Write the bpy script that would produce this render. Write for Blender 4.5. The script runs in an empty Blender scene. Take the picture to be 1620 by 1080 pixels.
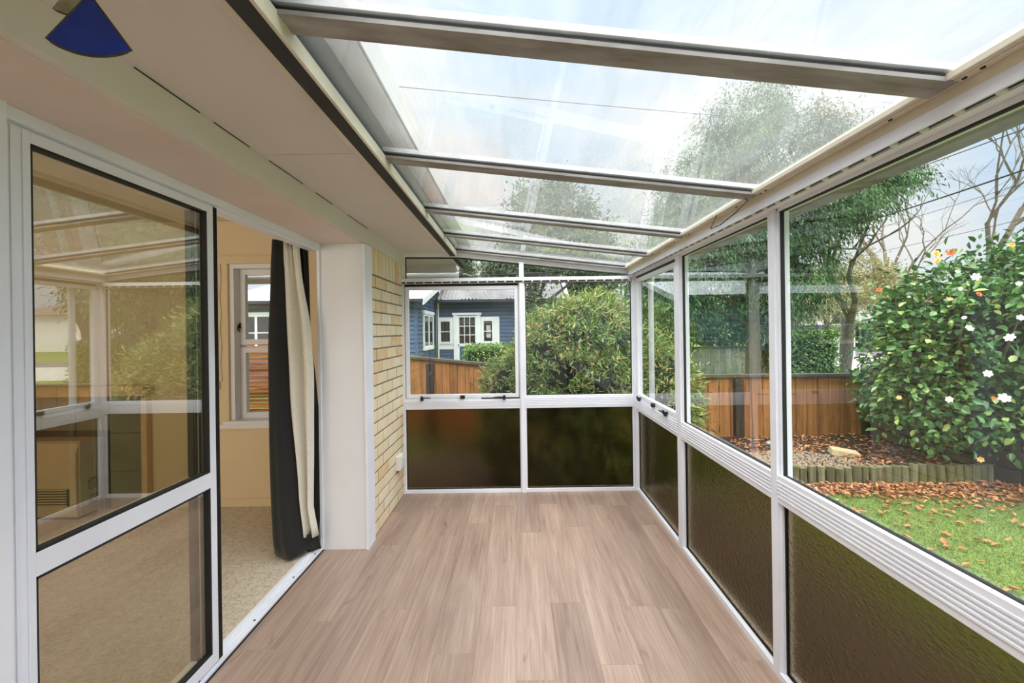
import bpy, bmesh, math, random
import numpy as np
from mathutils import Vector, Matrix

random.seed(7)
RNG = np.random.default_rng(11)
SC = bpy.context.scene
COL = SC.collection
PI = math.pi

# ------------------------------------------------------------------ camera
cam_d = bpy.data.cameras.new('camera')
cam = bpy.data.objects.new('camera', cam_d)
COL.objects.link(cam)
cam_d.sensor_width = 36.0
cam_d.lens = 14.49
cam_d.shift_x = -7 / 1620
cam_d.shift_y = -16 / 1620
cam_d.clip_start = 0.05
cam_d.clip_end = 400
cam.location = (0, 0, 1.40)
cam.rotation_euler = (PI / 2, math.radians(0.80), 0)   # level, with the photograph's slight roll
SC.camera = cam

# ------------------------------------------------------------------ world
SC.view_settings.view_transform = 'Standard'
SC.view_settings.look = 'None'
SC.view_settings.gamma = 1
SC.view_settings.use_curve_mapping = False
SC.view_settings.exposure = 0.95

W = bpy.data.worlds.new('sky')
SC.world = W
W.use_nodes = True
nt = W.node_tree
nt.nodes.clear()
wo = nt.nodes.new('ShaderNodeOutputWorld')
bg = nt.nodes.new('ShaderNodeBackground')
tc = nt.nodes.new('ShaderNodeTexCoord')
mp = nt.nodes.new('ShaderNodeMapping')
mp.inputs['Scale'].default_value = (1.2, 1.2, 3.0)
nz = nt.nodes.new('ShaderNodeTexNoise')
nz.inputs['Scale'].default_value = 1.3
nz.inputs['Detail'].default_value = 6
nz.inputs['Roughness'].default_value = 0.5
rp = nt.nodes.new('ShaderNodeValToRGB')
rp.color_ramp.elements[0].position = 0.44
rp.color_ramp.elements[0].color = (0.60, 0.79, 1.0, 1)
rp.color_ramp.elements[1].position = 0.60
rp.color_ramp.elements[1].color = (1.0, 1.0, 1.0, 1)
nt.links.new(tc.outputs['Generated'], mp.inputs['Vector'])
nt.links.new(mp.outputs['Vector'], nz.inputs['Vector'])
nt.links.new(nz.outputs['Fac'], rp.inputs['Fac'])
nt.links.new(rp.outputs['Color'], bg.inputs['Color'])
bg.inputs['Strength'].default_value = 0.53
nt.links.new(bg.outputs['Background'], wo.inputs['Surface'])

# veiled sun behind the cloud: very wide and soft
sd = bpy.data.lights.new('sun', 'SUN')
sd.energy = 5.3
sd.angle = math.radians(95)
sd.color = (1.0, 0.995, 1.0)
sun = bpy.data.objects.new('sun', sd)
COL.objects.link(sun)
sun.rotation_euler = (math.radians(17), math.radians(2), 0)
# added area light brightening the living room
ad = bpy.data.lights.new('living_room_fill_light', 'AREA')
ad.shape = 'RECTANGLE'; ad.size = 2.2; ad.size_y = 1.3; ad.energy = 27
ad.color = (1.0, 0.955, 0.88)
al = bpy.data.objects.new('living_room_fill_light', ad)
COL.objects.link(al)
al.location = (-3.3, -1.40, 1.45)
al.rotation_euler = (math.radians(80), 0, 0)

# ------------------------------------------------------------------ materials
MATS = {}

def rgb(r, g, b):
    """sRGB 0..255 -> linear"""
    f = lambda c: (c / 12.92) if c <= 0.04045 else ((c + 0.055) / 1.055) ** 2.4
    return (f(r / 255), f(g / 255), f(b / 255), 1)


def new(name):
    m = bpy.data.materials.new(name)
    m.use_nodes = True
    t = m.node_tree
    t.nodes.clear()
    out = t.nodes.new('ShaderNodeOutputMaterial')
    MATS[name] = m
    return m, t, out


def node(t, kind, **kw):
    n = t.nodes.new(kind)
    for k, v in kw.items():
        if k in n.inputs:
            n.inputs[k].default_value = v
        else:
            setattr(n, k, v)
    return n


def ramp(t, src, stops):
    r = t.nodes.new('ShaderNodeValToRGB')
    e = r.color_ramp.elements
    while len(e) > 2:
        e.remove(e[-1])
    for i, (p, c) in enumerate(stops):
        if i < 2:
            e[i].position = p; e[i].color = c
        else:
            q = e.new(p); q.color = c
    t.links.new(src, r.inputs['Fac'])
    return r.outputs['Color']


def coords(t, kind='Object', scale=(1, 1, 1)):
    m = t.nodes.new('ShaderNodeMapping')
    m.inputs['Scale'].default_value = scale
    if kind == 'World':
        g = t.nodes.new('ShaderNodeNewGeometry')
        t.links.new(g.outputs['Position'], m.inputs['Vector'])
    else:
        c = t.nodes.new('ShaderNodeTexCoord')
        t.links.new(c.outputs[kind], m.inputs['Vector'])
    return m.outputs['Vector']


def noise(t, vec, scale, detail=4, rough=0.55, dist=0.0):
    n = node(t, 'ShaderNodeTexNoise', Scale=scale, Detail=detail, Roughness=rough, Distortion=dist)
    t.links.new(vec, n.inputs['Vector'])
    return n.outputs['Fac']


def mixc(t, fac, a, b, mode='MIX'):
    n = t.nodes.new('ShaderNodeMix')
    n.data_type = 'RGBA'
    n.blend_type = mode
    for s, v in ((0, fac), (6, a), (7, b)):
        if hasattr(v, 'is_linked') or hasattr(v, 'links'):
            t.links.new(v, n.inputs[s])
        else:
            n.inputs[s].default_value = v
    return n.outputs[2]


def bump(t, h, strength=0.3, dist=0.01):
    b = node(t, 'ShaderNodeBump', Strength=strength, Distance=dist)
    t.links.new(h, b.inputs['Height'])
    return b.outputs['Normal']


def simple(name, c0, c1=None, rough=0.5, scale=8, metallic=0.0, bumpk=0.0, spec=0.5, stretch=(1, 1, 1), kind='World', sheen=0.0, detail=4):
    m, t, out = new(name)
    p = node(t, 'ShaderNodeBsdfPrincipled', Roughness=rough, Metallic=metallic)
    p.inputs['Specular IOR Level'].default_value = spec
    if sheen:
        p.inputs['Sheen Weight'].default_value = sheen
    v = coords(t, kind, stretch)
    n = noise(t, v, scale, detail)
    if c1 is None:
        c1 = tuple(x * 0.9 for x in c0[:3]) + (1,)
    t.links.new(ramp(t, n, [(0.35, c0), (0.68, c1)]), p.inputs['Base Color'])
    if bumpk:
        t.links.new(bump(t, n, bumpk), p.inputs['Normal'])
    t.links.new(p.outputs[0], out.inputs[0])
    return m


simple('white_metal', rgb(240, 242, 250), rgb(232, 234, 243), 0.35, 3)
simple('white_metal_warm', rgb(238, 236, 232), rgb(224, 220, 214), 0.4, 4)
simple('white_paint', rgb(232, 233, 236), rgb(226, 227, 230), 0.45, 2)
simple('cream_metal', rgb(232, 225, 206), rgb(214, 205, 184), 0.4, 5)
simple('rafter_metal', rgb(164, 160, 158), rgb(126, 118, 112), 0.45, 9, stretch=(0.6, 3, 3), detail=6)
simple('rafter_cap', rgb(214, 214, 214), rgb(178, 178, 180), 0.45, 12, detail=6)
simple('soffit_paint', rgb(222, 213, 208), rgb(217, 207, 201), 0.6, 1.2)
simple('frieze_paint', rgb(222, 216, 208), rgb(216, 210, 200), 0.5, 1.2)
simple('lintel_paint', rgb(228, 212, 204), rgb(222, 204, 195), 0.5, 3)
simple('rubber_black', rgb(22, 22, 24), rgb(30, 30, 32), 0.6, 20)
simple('dark_gap', rgb(52, 53, 52), rgb(44, 45, 44), 0.7, 5)
simple('pile_brush', rgb(8, 8, 8), rgb(20, 20, 20), 0.95, 200, bumpk=0.8)
simple('room_wall', rgb(224, 204, 168), rgb(219, 198, 160), 0.7, 1.5)
simple('room_ceiling', rgb(230, 222, 205), None, 0.8, 2)
simple('mortar', rgb(128, 118, 104), rgb(104, 96, 86), 0.9, 60, bumpk=0.4)
simple('curtain_black', rgb(25, 25, 25), rgb(34, 34, 34), 0.9, 90, bumpk=0.12, sheen=0.15, stretch=(3, 3, 0.5))
simple('curtain_lining', rgb(228, 224, 212), rgb(220, 215, 202), 0.85, 60, bumpk=0.1)
simple('heater_beige', rgb(204, 186, 150), rgb(196, 176, 140), 0.45, 4)
simple('heater_side', rgb(190, 190, 184), rgb(180, 180, 174), 0.45, 4)
simple('dark_slot', rgb(30, 30, 28), None, 0.6, 4)
simple('hearth_tile', rgb(122, 122, 108), rgb(108, 108, 96), 0.35, 6)
simple('mantel_wood', rgb(222, 190, 148), rgb(206, 172, 128), 0.5, 14, stretch=(1, 1, 6))
simple('plastic_white', rgb(230, 228, 222), None, 0.4, 4)
simple('plastic_cream', rgb(222, 205, 172), None, 0.4, 4)
simple('cable_black', rgb(24, 24, 26), None, 0.6, 8)
simple('concrete', rgb(196, 194, 188), rgb(170, 168, 162), 0.9, 3, bumpk=0.2)
simple('asphalt', rgb(112, 110, 112), rgb(92, 90, 92), 0.9, 8, bumpk=0.2)
simple('path_brown', rgb(84, 74, 68), rgb(62, 54, 49), 0.9, 9, bumpk=0.3)
simple('bark', rgb(112, 104, 92), rgb(66, 60, 50), 0.9, 14, bumpk=0.7, stretch=(3, 3, 0.6))
simple('bark_mossy', rgb(110, 98, 80), rgb(72, 84, 46), 0.9, 5, bumpk=0.7, stretch=(3, 3, 0.7))
simple('twig', rgb(132, 120, 104), rgb(92, 82, 68), 0.9, 10)
simple('blue_board', rgb(72, 96, 128), rgb(62, 84, 114), 0.55, 3)
simple('dark_board', rgb(48, 50, 58), rgb(40, 42, 48), 0.7, 4)
simple('house_white', rgb(232, 230, 226), rgb(222, 220, 214), 0.7, 2)
simple('white_timber', rgb(236, 238, 240), rgb(226, 228, 230), 0.5, 3)
simple('iron_roof', rgb(140, 138, 138), rgb(116, 114, 114), 0.45, 2)
simple('roof_light', rgb(232, 236, 240), rgb(222, 226, 230), 0.4, 2)
simple('tile_roof', rgb(120, 98, 84), rgb(96, 78, 66), 0.8, 12)
simple('gutter_grey', rgb(150, 148, 142), rgb(110, 106, 98), 0.6, 5, detail=7)
simple('gutter_white', rgb(222, 222, 218), rgb(204, 204, 200), 0.5, 3)
simple('letterbox_blue', rgb(170, 190, 205), rgb(150, 172, 190), 0.4, 3)
simple('block_dark', rgb(70, 60, 48), rgb(40, 38, 32), 0.9, 5, bumpk=0.6)
simple('stone_pale', rgb(196, 176, 136), rgb(170, 150, 112), 0.9, 18, bumpk=0.5)
simple('gravel_tan', rgb(160, 140, 116), rgb(110, 94, 78), 0.95, 60, bumpk=0.6)
simple('soil', rgb(58, 46, 38), rgb(36, 28, 24), 0.95, 25, bumpk=0.7)
simple('brass_lead', rgb(60, 54, 46), rgb(96, 84, 66), 0.4, 40, metallic=0.6)
simple('pale_shell', rgb(176, 170, 140), rgb(120, 112, 84), 0.3, 25)
simple('petal_white', rgb(244, 242, 232), rgb(236, 232, 216), 0.6, 30)
simple('petal_brown', rgb(204, 122, 54), rgb(178, 92, 40), 0.7, 30)
simple('petal_peach', rgb(236, 190, 118), rgb(222, 168, 92), 0.7, 30)
simple('switch_label', rgb(170, 172, 168), rgb(60, 62, 60), 0.6, 60)
simple('hedge_core', rgb(22, 32, 16), rgb(14, 22, 10), 0.95, 10)  # cores of bushes; shade between the leaves is put into this dark colour
simple('picket', rgb(222, 232, 214), rgb(208, 220, 198), 0.7, 4)


def blue_glass():
    m, t, out = new('cobalt_glass')
    p = node(t, 'ShaderNodeBsdfPrincipled', Roughness=0.22)
    v = coords(t, 'Object')
    t.links.new(ramp(t, noise(t, v, 18), [(0.3, rgb(14, 44, 138)), (0.8, rgb(22, 62, 165))]), p.inputs['Base Color'])
    t.links.new(p.outputs[0], out.inputs[0])
blue_glass()


def brick_mat():
    m, t, out = new('brick_buff')
    p = node(t, 'ShaderNodeBsdfPrincipled', Roughness=0.75)
    oi = t.nodes.new('ShaderNodeObjectInfo')
    base = ramp(t, oi.outputs['Random'], [(0.0, rgb(238, 224, 194)), (0.45, rgb(232, 212, 174)), (0.72, rgb(240, 228, 202)), (0.84, rgb(230, 198, 150)), (1.0, rgb(224, 178, 124))])
    v = coords(t, 'World')
    n1 = noise(t, v, 14, 5)
    c = mixc(t, 0.35, base, ramp(t, n1, [(0.3, rgb(244, 234, 208)), (0.7, rgb(220, 192, 148))]), 'MIX')
    vo = node(t, 'ShaderNodeTexVoronoi', Scale=85.0)
    t.links.new(v, vo.inputs['Vector'])
    sp = ramp(t, vo.outputs['Distance'], [(0.10, (1, 1, 1, 1)), (0.20, (0, 0, 0, 1))])
    n2 = ramp(t, noise(t, v, 22, 2), [(0.50, (0, 0, 0, 1)), (0.58, (1, 1, 1, 1))])
    k = mixc(t, 1.0, sp, n2, 'MULTIPLY')
    c = mixc(t, k, c, rgb(110, 74, 44))
    t.links.new(c, p.inputs['Base Color'])
    t.links.new(bump(t, noise(t, v, 160, 3), 0.25, 0.003), p.inputs['Normal'])
    t.links.new(p.outputs[0], out.inputs[0])
brick_mat()


def wood_plank_mat():
    m, t, out = new('vinyl_plank')
    p = node(t, 'ShaderNodeBsdfPrincipled', Roughness=0.36)
    p.inputs['Specular IOR Level'].default_value = 0.6
    oi = t.nodes.new('ShaderNodeObjectInfo')
    mm = node(t, 'ShaderNodeVectorMath', operation='MULTIPLY_ADD')
    g = t.nodes.new('ShaderNodeNewGeometry')
    cx = t.nodes.new('ShaderNodeCombineXYZ')
    ml = node(t, 'ShaderNodeMath', operation='MULTIPLY')
    ml.inputs[1].default_value = 37.0
    t.links.new(oi.outputs['Random'], ml.inputs[0])
    t.links.new(ml.outputs[0], cx.inputs[0]); t.links.new(ml.outputs[0], cx.inputs[1])
    t.links.new(g.outputs['Position'], mm.inputs[0])
    mm.inputs[1].default_value = (1, 1, 1)
    t.links.new(cx.outputs[0], mm.inputs[2])
    mp1 = t.nodes.new('ShaderNodeMapping'); mp1.inputs['Scale'].default_value = (9, 0.8, 1)
    mp2 = t.nodes.new('ShaderNodeMapping'); mp2.inputs['Scale'].default_value = (90, 2.6, 1)
    mp3 = t.nodes.new('ShaderNodeMapping'); mp3.inputs['Scale'].default_value = (14, 3.0, 1)
    for q in (mp1, mp2, mp3):
        t.links.new(mm.outputs[0], q.inputs['Vector'])
    n1 = noise(t, mp1.outputs[0], 1.0, 5, 0.6, 0.6)
    n2 = noise(t, mp2.outputs[0], 1.0, 6, 0.65, 0.4)
    n3 = noise(t, mp3.outputs[0], 1.0, 3, 0.5, 1.6)
    base = ramp(t, n1, [(0.30, rgb(134, 110, 97)), (0.48, rgb(166, 142, 128)), (0.72, rgb(190, 168, 154))])
    c = mixc(t, 0.45, base, ramp(t, n2, [(0.30, rgb(118, 92, 78)), (0.55, rgb(174, 150, 136)), (0.8, rgb(206, 186, 172))]), 'MIX')
    kn = ramp(t, n3, [(0.66, (0, 0, 0, 1)), (0.78, (1, 1, 1, 1))])
    c = mixc(t, mixc(t, 0.5, (0, 0, 0, 1), kn), c, rgb(96, 70, 56))
    tone = ramp(t, oi.outputs['Random'], [(0, (0.84, 0.83, 0.82, 1)), (1, (1.08, 1.07, 1.06, 1))])
    c = mixc(t, 1.0, c, tone, 'MULTIPLY')
    t.links.new(c, p.inputs['Base Color'])
    t.links.new(bump(t, n2, 0.12, 0.002), p.inputs['Normal'])
    t.links.new(p.outputs[0], out.inputs[0])
wood_plank_mat()


def carpet_mat():
    m, t, out = new('carpet_pile')
    p = node(t, 'ShaderNodeBsdfPrincipled', Roughness=0.95)
    v = coords(t, 'World')
    n = noise(t, v, 48, 6, 0.8, 1.5)
    n2 = noise(t, coords(t, 'World', (1, 2.2, 1)), 26, 5, 0.7)
    c = ramp(t, n, [(0.36, rgb(140, 122, 98)), (0.47, rgb(222, 208, 184)), (0.62, rgb(246, 238, 222))])
    c = mixc(t, 0.35, c, ramp(t, n2, [(0.35, rgb(176, 158, 130)), (0.6, rgb(232, 220, 198))]))
    t.links.new(c, p.inputs['Base Color'])
    t.links.new(bump(t, n, 0.9, 0.01), p.inputs['Normal'])
    t.links.new(p.outputs[0], out.inputs[0])
carpet_mat()


def timber_mat(name, c0, c1, c2, moss=None, axis=2):
    m, t, out = new(name)
    p = node(t, 'ShaderNodeBsdfPrincipled', Roughness=0.8)
    oi = t.nodes.new('ShaderNodeObjectInfo')
    sc = [16, 16, 16]; sc[axis] = 1.2
    v = coords(t, 'World', tuple(sc))
    add = node(t, 'ShaderNodeVectorMath', operation='ADD')
    ml = node(t, 'ShaderNodeMath', operation='MULTIPLY'); ml.inputs[1].default_value = 50
    cx = t.nodes.new('ShaderNodeCombineXYZ')
    t.links.new(oi.outputs['Random'], ml.inputs[0])
    t.links.new(ml.outputs[0], cx.inputs[2]); t.links.new(ml.outputs[0], cx.inputs[0])
    t.links.new(v, add.inputs[0]); t.links.new(cx.outputs[0], add.inputs[1])
    n = noise(t, add.outputs[0], 1.0, 6, 0.65, 0.8)
    c = ramp(t, n, [(0.30, c0), (0.52, c1), (0.75, c2)])
    tone = ramp(t, oi.outputs['Random'], [(0, (0.72, 0.70, 0.68, 1)), (1, (1.12, 1.1, 1.08, 1))])
    c = mixc(t, 1.0, c, tone, 'MULTIPLY')
    if moss:
        k = ramp(t, noise(t, coords(t, 'World'), 3.0, 5, 0.7), [(0.50, (0, 0, 0, 1)), (0.68, (1, 1, 1, 1))])
        c = mixc(t, k, c, moss)
    t.links.new(c, p.inputs['Base Color'])
    t.links.new(bump(t, n, 0.45, 0.004), p.inputs['Normal'])
    t.links.new(p.outputs[0], out.inputs[0])
timber_mat('fence_timber', rgb(104, 64, 34), rgb(166, 110, 60), rgb(192, 140, 84), rgb(140, 100, 44))
timber_mat('fence_cap', rgb(58, 50, 42), rgb(88, 78, 66), rgb(120, 112, 92), rgb(92, 96, 60), axis=0)
timber_mat('fence_post', rgb(28, 24, 22), rgb(52, 42, 34), rgb(80, 64, 48))
timber_mat('grey_timber', rgb(130, 136, 130), rgb(166, 172, 166), rgb(194, 200, 194), rgb(128, 140, 112))
timber_mat('log_timber', rgb(76, 74, 50), rgb(116, 114, 82), rgb(146, 144, 112), rgb(96, 98, 42))
timber_mat('slat_timber', rgb(110, 56, 20), rgb(206, 126, 58), rgb(232, 168, 98), axis=0)


def leaf_mat(name, stops, rough=0.45, trans=0.25, world=None):
    m, t, out = new(name)
    p = node(t, 'ShaderNodeBsdfPrincipled', Roughness=rough)
    g = t.nodes.new('ShaderNodeNewGeometry')
    c = ramp(t, g.outputs['Random Per Island'], stops)
    if world:
        k = ramp(t, noise(t, coords(t, 'World'), world[0], 4, 0.6), [(0.42, (0, 0, 0, 1)), (0.62, (1, 1, 1, 1))])
        c = mixc(t, k, c, mixc(t, 0.6, c, world[1]))
    t.links.new(c, p.inputs['Base Color'])
    tr = t.nodes.new('ShaderNodeBsdfTranslucent')
    t.links.new(c, tr.inputs['Color'])
    mx = node(t, 'ShaderNodeMixShader'); mx.inputs[0].default_value = trans
    t.links.new(p.outputs[0], mx.inputs[1]); t.links.new(tr.outputs[0], mx.inputs[2])
    t.links.new(mx.outputs[0], out.inputs[0])
leaf_mat('camellia_leaf', [(0, rgb(44, 84, 42)), (0.5, rgb(84, 134, 66)), (0.85, rgb(130, 176, 94)), (1, rgb(196, 212, 110))], 0.2, 0.15, (1.6, rgb(44, 80, 46)))
leaf_mat('shrub_leaf', [(0, rgb(74, 104, 50)), (0.4, rgb(122, 152, 76)), (0.75, rgb(166, 178, 98)), (0.93, rgb(206, 182, 120)), (1, rgb(196, 120, 84))], 0.5, 0.25, (2.0, rgb(92, 130, 56)))
leaf_mat('hanging_leaf', [(0, rgb(26, 58, 40)), (0.5, rgb(52, 94, 58)), (0.9, rgb(92, 132, 74)), (1, rgb(136, 140, 84))], 0.55, 0.25, (1.2, rgb(96, 150, 62)))
leaf_mat('far_leaf', [(0, rgb(66, 84, 58)), (0.6, rgb(98, 116, 82)), (1, rgb(132, 144, 106))], 0.6, 0.25)
leaf_mat('olive_leaf', [(0, rgb(128, 128, 82)), (0.6, rgb(160, 152, 104)), (1, rgb(184, 168, 124))], 0.6, 0.25)
leaf_mat('hedge_leaf', [(0, rgb(50, 84, 30)), (0.6, rgb(92, 134, 52)), (1, rgb(146, 176, 84))], 0.5, 0.2)
leaf_mat('grass_blade', [(0, rgb(72, 98, 40)), (0.5, rgb(100, 128, 52)), (1, rgb(140, 160, 76))], 0.7, 0.3)
leaf_mat('dead_leaf', [(0, rgb(104, 66, 38)), (0.5, rgb(168, 108, 62)), (0.85, rgb(204, 146, 94)), (1, rgb(88, 64, 46))], 0.7, 0.1)


def lawn_mat():
    m, t, out = new('lawn')
    p = node(t, 'ShaderNodeBsdfPrincipled', Roughness=0.9)
    v = coords(t, 'World')
    n = noise(t, v, 2.6, 6, 0.7)
    n2 = noise(t, v, 40, 4, 0.7)
    c = ramp(t, n, [(0.32, rgb(80, 92, 48)), (0.5, rgb(100, 120, 52)), (0.7, rgb(122, 142, 62))])
    c = mixc(t, 0.5, c, ramp(t, n2, [(0.3, rgb(70, 88, 38)), (0.7, rgb(140, 164, 76))]))
    t.links.new(c, p.inputs['Base Color'])
    t.links.new(bump(t, n2, 0.8, 0.02), p.inputs['Normal'])
    t.links.new(p.outputs[0], out.inputs[0])
lawn_mat()


def glass_mat(name, tint, ior=1.5, boost=1.0, haze=0.0, haze_col=(0.9, 0.9, 0.88, 1), streak=None):
    """thin pane: tinted straight-through transmission, Fresnel mirror, optional film of dirt that scatters light"""
    m, t, out = new(name)
    tr = node(t, 'ShaderNodeBsdfTransparent'); tr.inputs['Color'].default_value = tint
    gl = node(t, 'ShaderNodeBsdfGlossy', Roughness=0.0)
    gl.inputs['Color'].default_value = (0.95, 0.96, 0.95, 1)
    # Schlick reflectance, the same from either side of the thin pane
    f0 = ((ior - 1) / (ior + 1)) ** 2 * boost
    ge = t.nodes.new('ShaderNodeNewGeometry')
    dt = node(t, 'ShaderNodeVectorMath', operation='DOT_PRODUCT')
    t.links.new(ge.outputs['Normal'], dt.inputs[0]); t.links.new(ge.outputs['Incoming'], dt.inputs[1])
    ab = node(t, 'ShaderNodeMath', operation='ABSOLUTE'); t.links.new(dt.outputs['Value'], ab.inputs[0])
    om = node(t, 'ShaderNodeMath', operation='SUBTRACT'); om.inputs[0].default_value = 1.0; t.links.new(ab.outputs[0], om.inputs[1])
    pw = node(t, 'ShaderNodeMath', operation='POWER'); pw.inputs[1].default_value = 5.0; t.links.new(om.outputs[0], pw.inputs[0])
    mu = node(t, 'ShaderNodeMath', operation='MULTIPLY_ADD', use_clamp=True)
    mu.inputs[1].default_value = 1 - f0; mu.inputs[2].default_value = f0
    t.links.new(pw.outputs[0], mu.inputs[0])
    body = tr.outputs[0]
    if haze:
        ts = node(t, 'ShaderNodeBsdfTranslucent'); ts.inputs['Color'].default_value = haze_col
        df = node(t, 'ShaderNodeBsdfDiffuse'); df.inputs['Color'].default_value = haze_col
        dd = node(t, 'ShaderNodeMixShader'); dd.inputs[0].default_value = 0.25
        t.links.new(ts.outputs[0], dd.inputs[1]); t.links.new(df.outputs[0], dd.inputs[2])
        v = coords(t, 'World', streak or (1, 1, 1))
        r = ramp(t, noise(t, v, 2.2, 7, 0.7, 0.3), [(0.3, (haze * 0.6,) * 3 + (1,)), (0.7, (haze * 1.35,) * 3 + (1,))])
        mh = node(t, 'ShaderNodeMixShader')
        t.links.new(r, mh.inputs[0]); t.links.new(tr.outputs[0], mh.inputs[1]); t.links.new(dd.outputs[0], mh.inputs[2])
        body = mh.outputs[0]
    mx = t.nodes.new('ShaderNodeMixShader')
    t.links.new(mu.outputs[0], mx.inputs[0]); t.links.new(body, mx.inputs[1]); t.links.new(gl.outputs[0], mx.inputs[2])
    t.links.new(mx.outputs[0], out.inputs[0])
    return m
glass_mat('clear_glass', (0.96, 0.97, 0.965, 1), 1.5, 1.0, 0.004)
glass_mat('roof_glass', (0.92, 0.93, 0.92, 1), 1.5, 0.6, 0.09, (0.8, 0.8, 0.8, 1), (5, 0.8, 1))
glass_mat('door_glass', (0.88, 0.865, 0.77, 1), 1.6, 4.2, 0.015, (0.8, 0.76, 0.62, 1))
glass_mat('room_glass', (0.95, 0.96, 0.96, 1), 1.5, 1.0)
glass_mat('house_glass', (0.18, 0.19, 0.20, 1), 1.5, 3.0)


def obscure_mat(name, scl):
    m, t, out = new(name)
    g = node(t, 'ShaderNodeBsdfGlass', Roughness=0.11, IOR=1.42)
    g.inputs['Color'].default_value = rgb(190, 180, 162)
    v = coords(t, 'World', scl)
    n = noise(t, v, 50, 2, 0.4, 0.6)
    t.links.new(bump(t, n, 0.35, 0.006), g.inputs['Normal'])
    t.links.new(g.outputs[0], out.inputs[0])
obscure_mat('obscure_glass_side', (12, 1, 2.0))
obscure_mat('obscure_glass_end', (1, 12, 2.0))

# ------------------------------------------------------------------ object helpers

def props(o, label=None, cat=None, group=None, kind=None):
    if label: o['label'] = label
    if cat: o['category'] = cat
    if group: o['group'] = group
    if kind: o['kind'] = kind
    return o


def empty(name, loc=(0, 0, 0), rz=0.0, parent=None, **kw):
    o = bpy.data.objects.new(name, None)
    o.empty_display_size = 0.1
    COL.objects.link(o)
    o.location = loc
    o.rotation_euler = (0, 0, rz)
    if parent: o.parent = parent
    return props(o, **kw)


class MB:
    """collects simple solids; build() links them as one mesh object"""
    def __init__(self):
        self.v = []; self.f = []

    def add(self, vs, fs):
        b = len(self.v)
        self.v += [tuple(p) for p in vs]
        self.f += [tuple(i + b for i in f) for f in fs]
        return self

    def box(self, x0, x1, y0, y1, z0, z1):
        vs = [(x0, y0, z0), (x1, y0, z0), (x1, y1, z0), (x0, y1, z0), (x0, y0, z1), (x1, y0, z1), (x1, y1, z1), (x0, y1, z1)]
        return self.add(vs, [(0, 3, 2, 1), (4, 5, 6, 7), (0, 1, 5, 4), (1, 2, 6, 5), (2, 3, 7, 6), (3, 0, 4, 7)])

    def hexa(self, p8):
        return self.add(p8, [(0, 3, 2, 1), (4, 5, 6, 7), (0, 1, 5, 4), (1, 2, 6, 5), (2, 3, 7, 6), (3, 0, 4, 7)])

    def prism(self, poly, a, b, axis='y'):
        """extrude a 2D polygon along an axis. axis y: poly=(x,z); axis x: poly=(y,z); axis z: poly=(x,y)"""
        n = len(poly)
        mk = {'y': lambda p, t: (p[0], t, p[1]), 'x': lambda p, t: (t, p[0], p[1]), 'z': lambda p, t: (p[0], p[1], t)}[axis]
        vs = [mk(p, a) for p in poly] + [mk(p, b) for p in poly]
        fs = [tuple(range(n))[::-1], tuple(range(n, 2 * n))] + [(i, (i + 1) % n, n + (i + 1) % n, n + i) for i in range(n)]
        return self.add(vs, fs)

    def tube(self, pts, r, sides=6, cap=True):
        pts = [Vector(p) for p in pts]
        rs = r if isinstance(r, (list, tuple)) else [r] * len(pts)
        rings = []
        for i, p in enumerate(pts):
            d = (pts[min(i + 1, len(pts) - 1)] - pts[max(i - 1, 0)])
            d = d.normalized() if d.length > 1e-9 else Vector((0, 0, 1))
            up = Vector((0, 0, 1)) if abs(d.z) < 0.9 else Vector((1, 0, 0))
            a = d.cross(up).normalized(); b = d.cross(a)
            rings.append([p + (a * math.cos(2 * PI * k / sides) + b * math.sin(2 * PI * k / sides)) * rs[i] for k in range(sides)])
        vs = [q for rg in rings for q in rg]
        fs = []
        for i in range(len(pts) - 1):
            for k in range(sides):
                k2 = (k + 1) % sides
                fs.append((i * sides + k, i * sides + k2, (i + 1) * sides + k2, (i + 1) * sides + k))
        if cap:
            fs.append(tuple(range(sides))[::-1]); fs.append(tuple(range((len(pts) - 1) * sides, len(pts) * sides)))
        return self.add(vs, fs)

    def mesh(self, name):
        me = bpy.data.meshes.new(name)
        me.from_pydata(self.v, [], self.f)
        me.update()
        return me

    def build(self, name, mat, parent=None, bevel=0.0, smooth=False, loc=None, **kw):
        me = self.mesh(name)
        me.materials.append(MATS[mat])
        bm = bmesh.new(); bm.from_mesh(me)
        bmesh.ops.recalc_face_normals(bm, faces=bm.faces)
        if bevel:
            bmesh.ops.bevel(bm, geom=bm.edges[:], offset=bevel, segments=2, affect='EDGES', profile=0.6)
        bm.to_mesh(me); bm.free()
        if smooth:
            me.polygons.foreach_set('use_smooth', [True] * len(me.polygons))
        o = bpy.data.objects.new(name, me)
        COL.objects.link(o)
        if parent: o.parent = parent
        if loc: o.location = loc
        return props(o, **kw)


def inst(src, name, loc, parent=None, rot=None, scale=None, **kw):
    """another object sharing src's mesh data"""
    o = src.copy()
    o.name = name
    for k in ('label', 'category', 'group'):
        if k in o: del o[k]
    COL.objects.link(o)
    o.parent = parent
    o.location = loc
    if rot is not None: o.rotation_euler = rot
    if scale is not None: o.scale = scale
    return props(o, **kw)


def copy_tree(o, parent=None):
    c = o.copy(); COL.objects.link(c); c.parent = parent
    for ch in [x for x in o.children]:
        copy_tree(ch, c)
    return c


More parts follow.
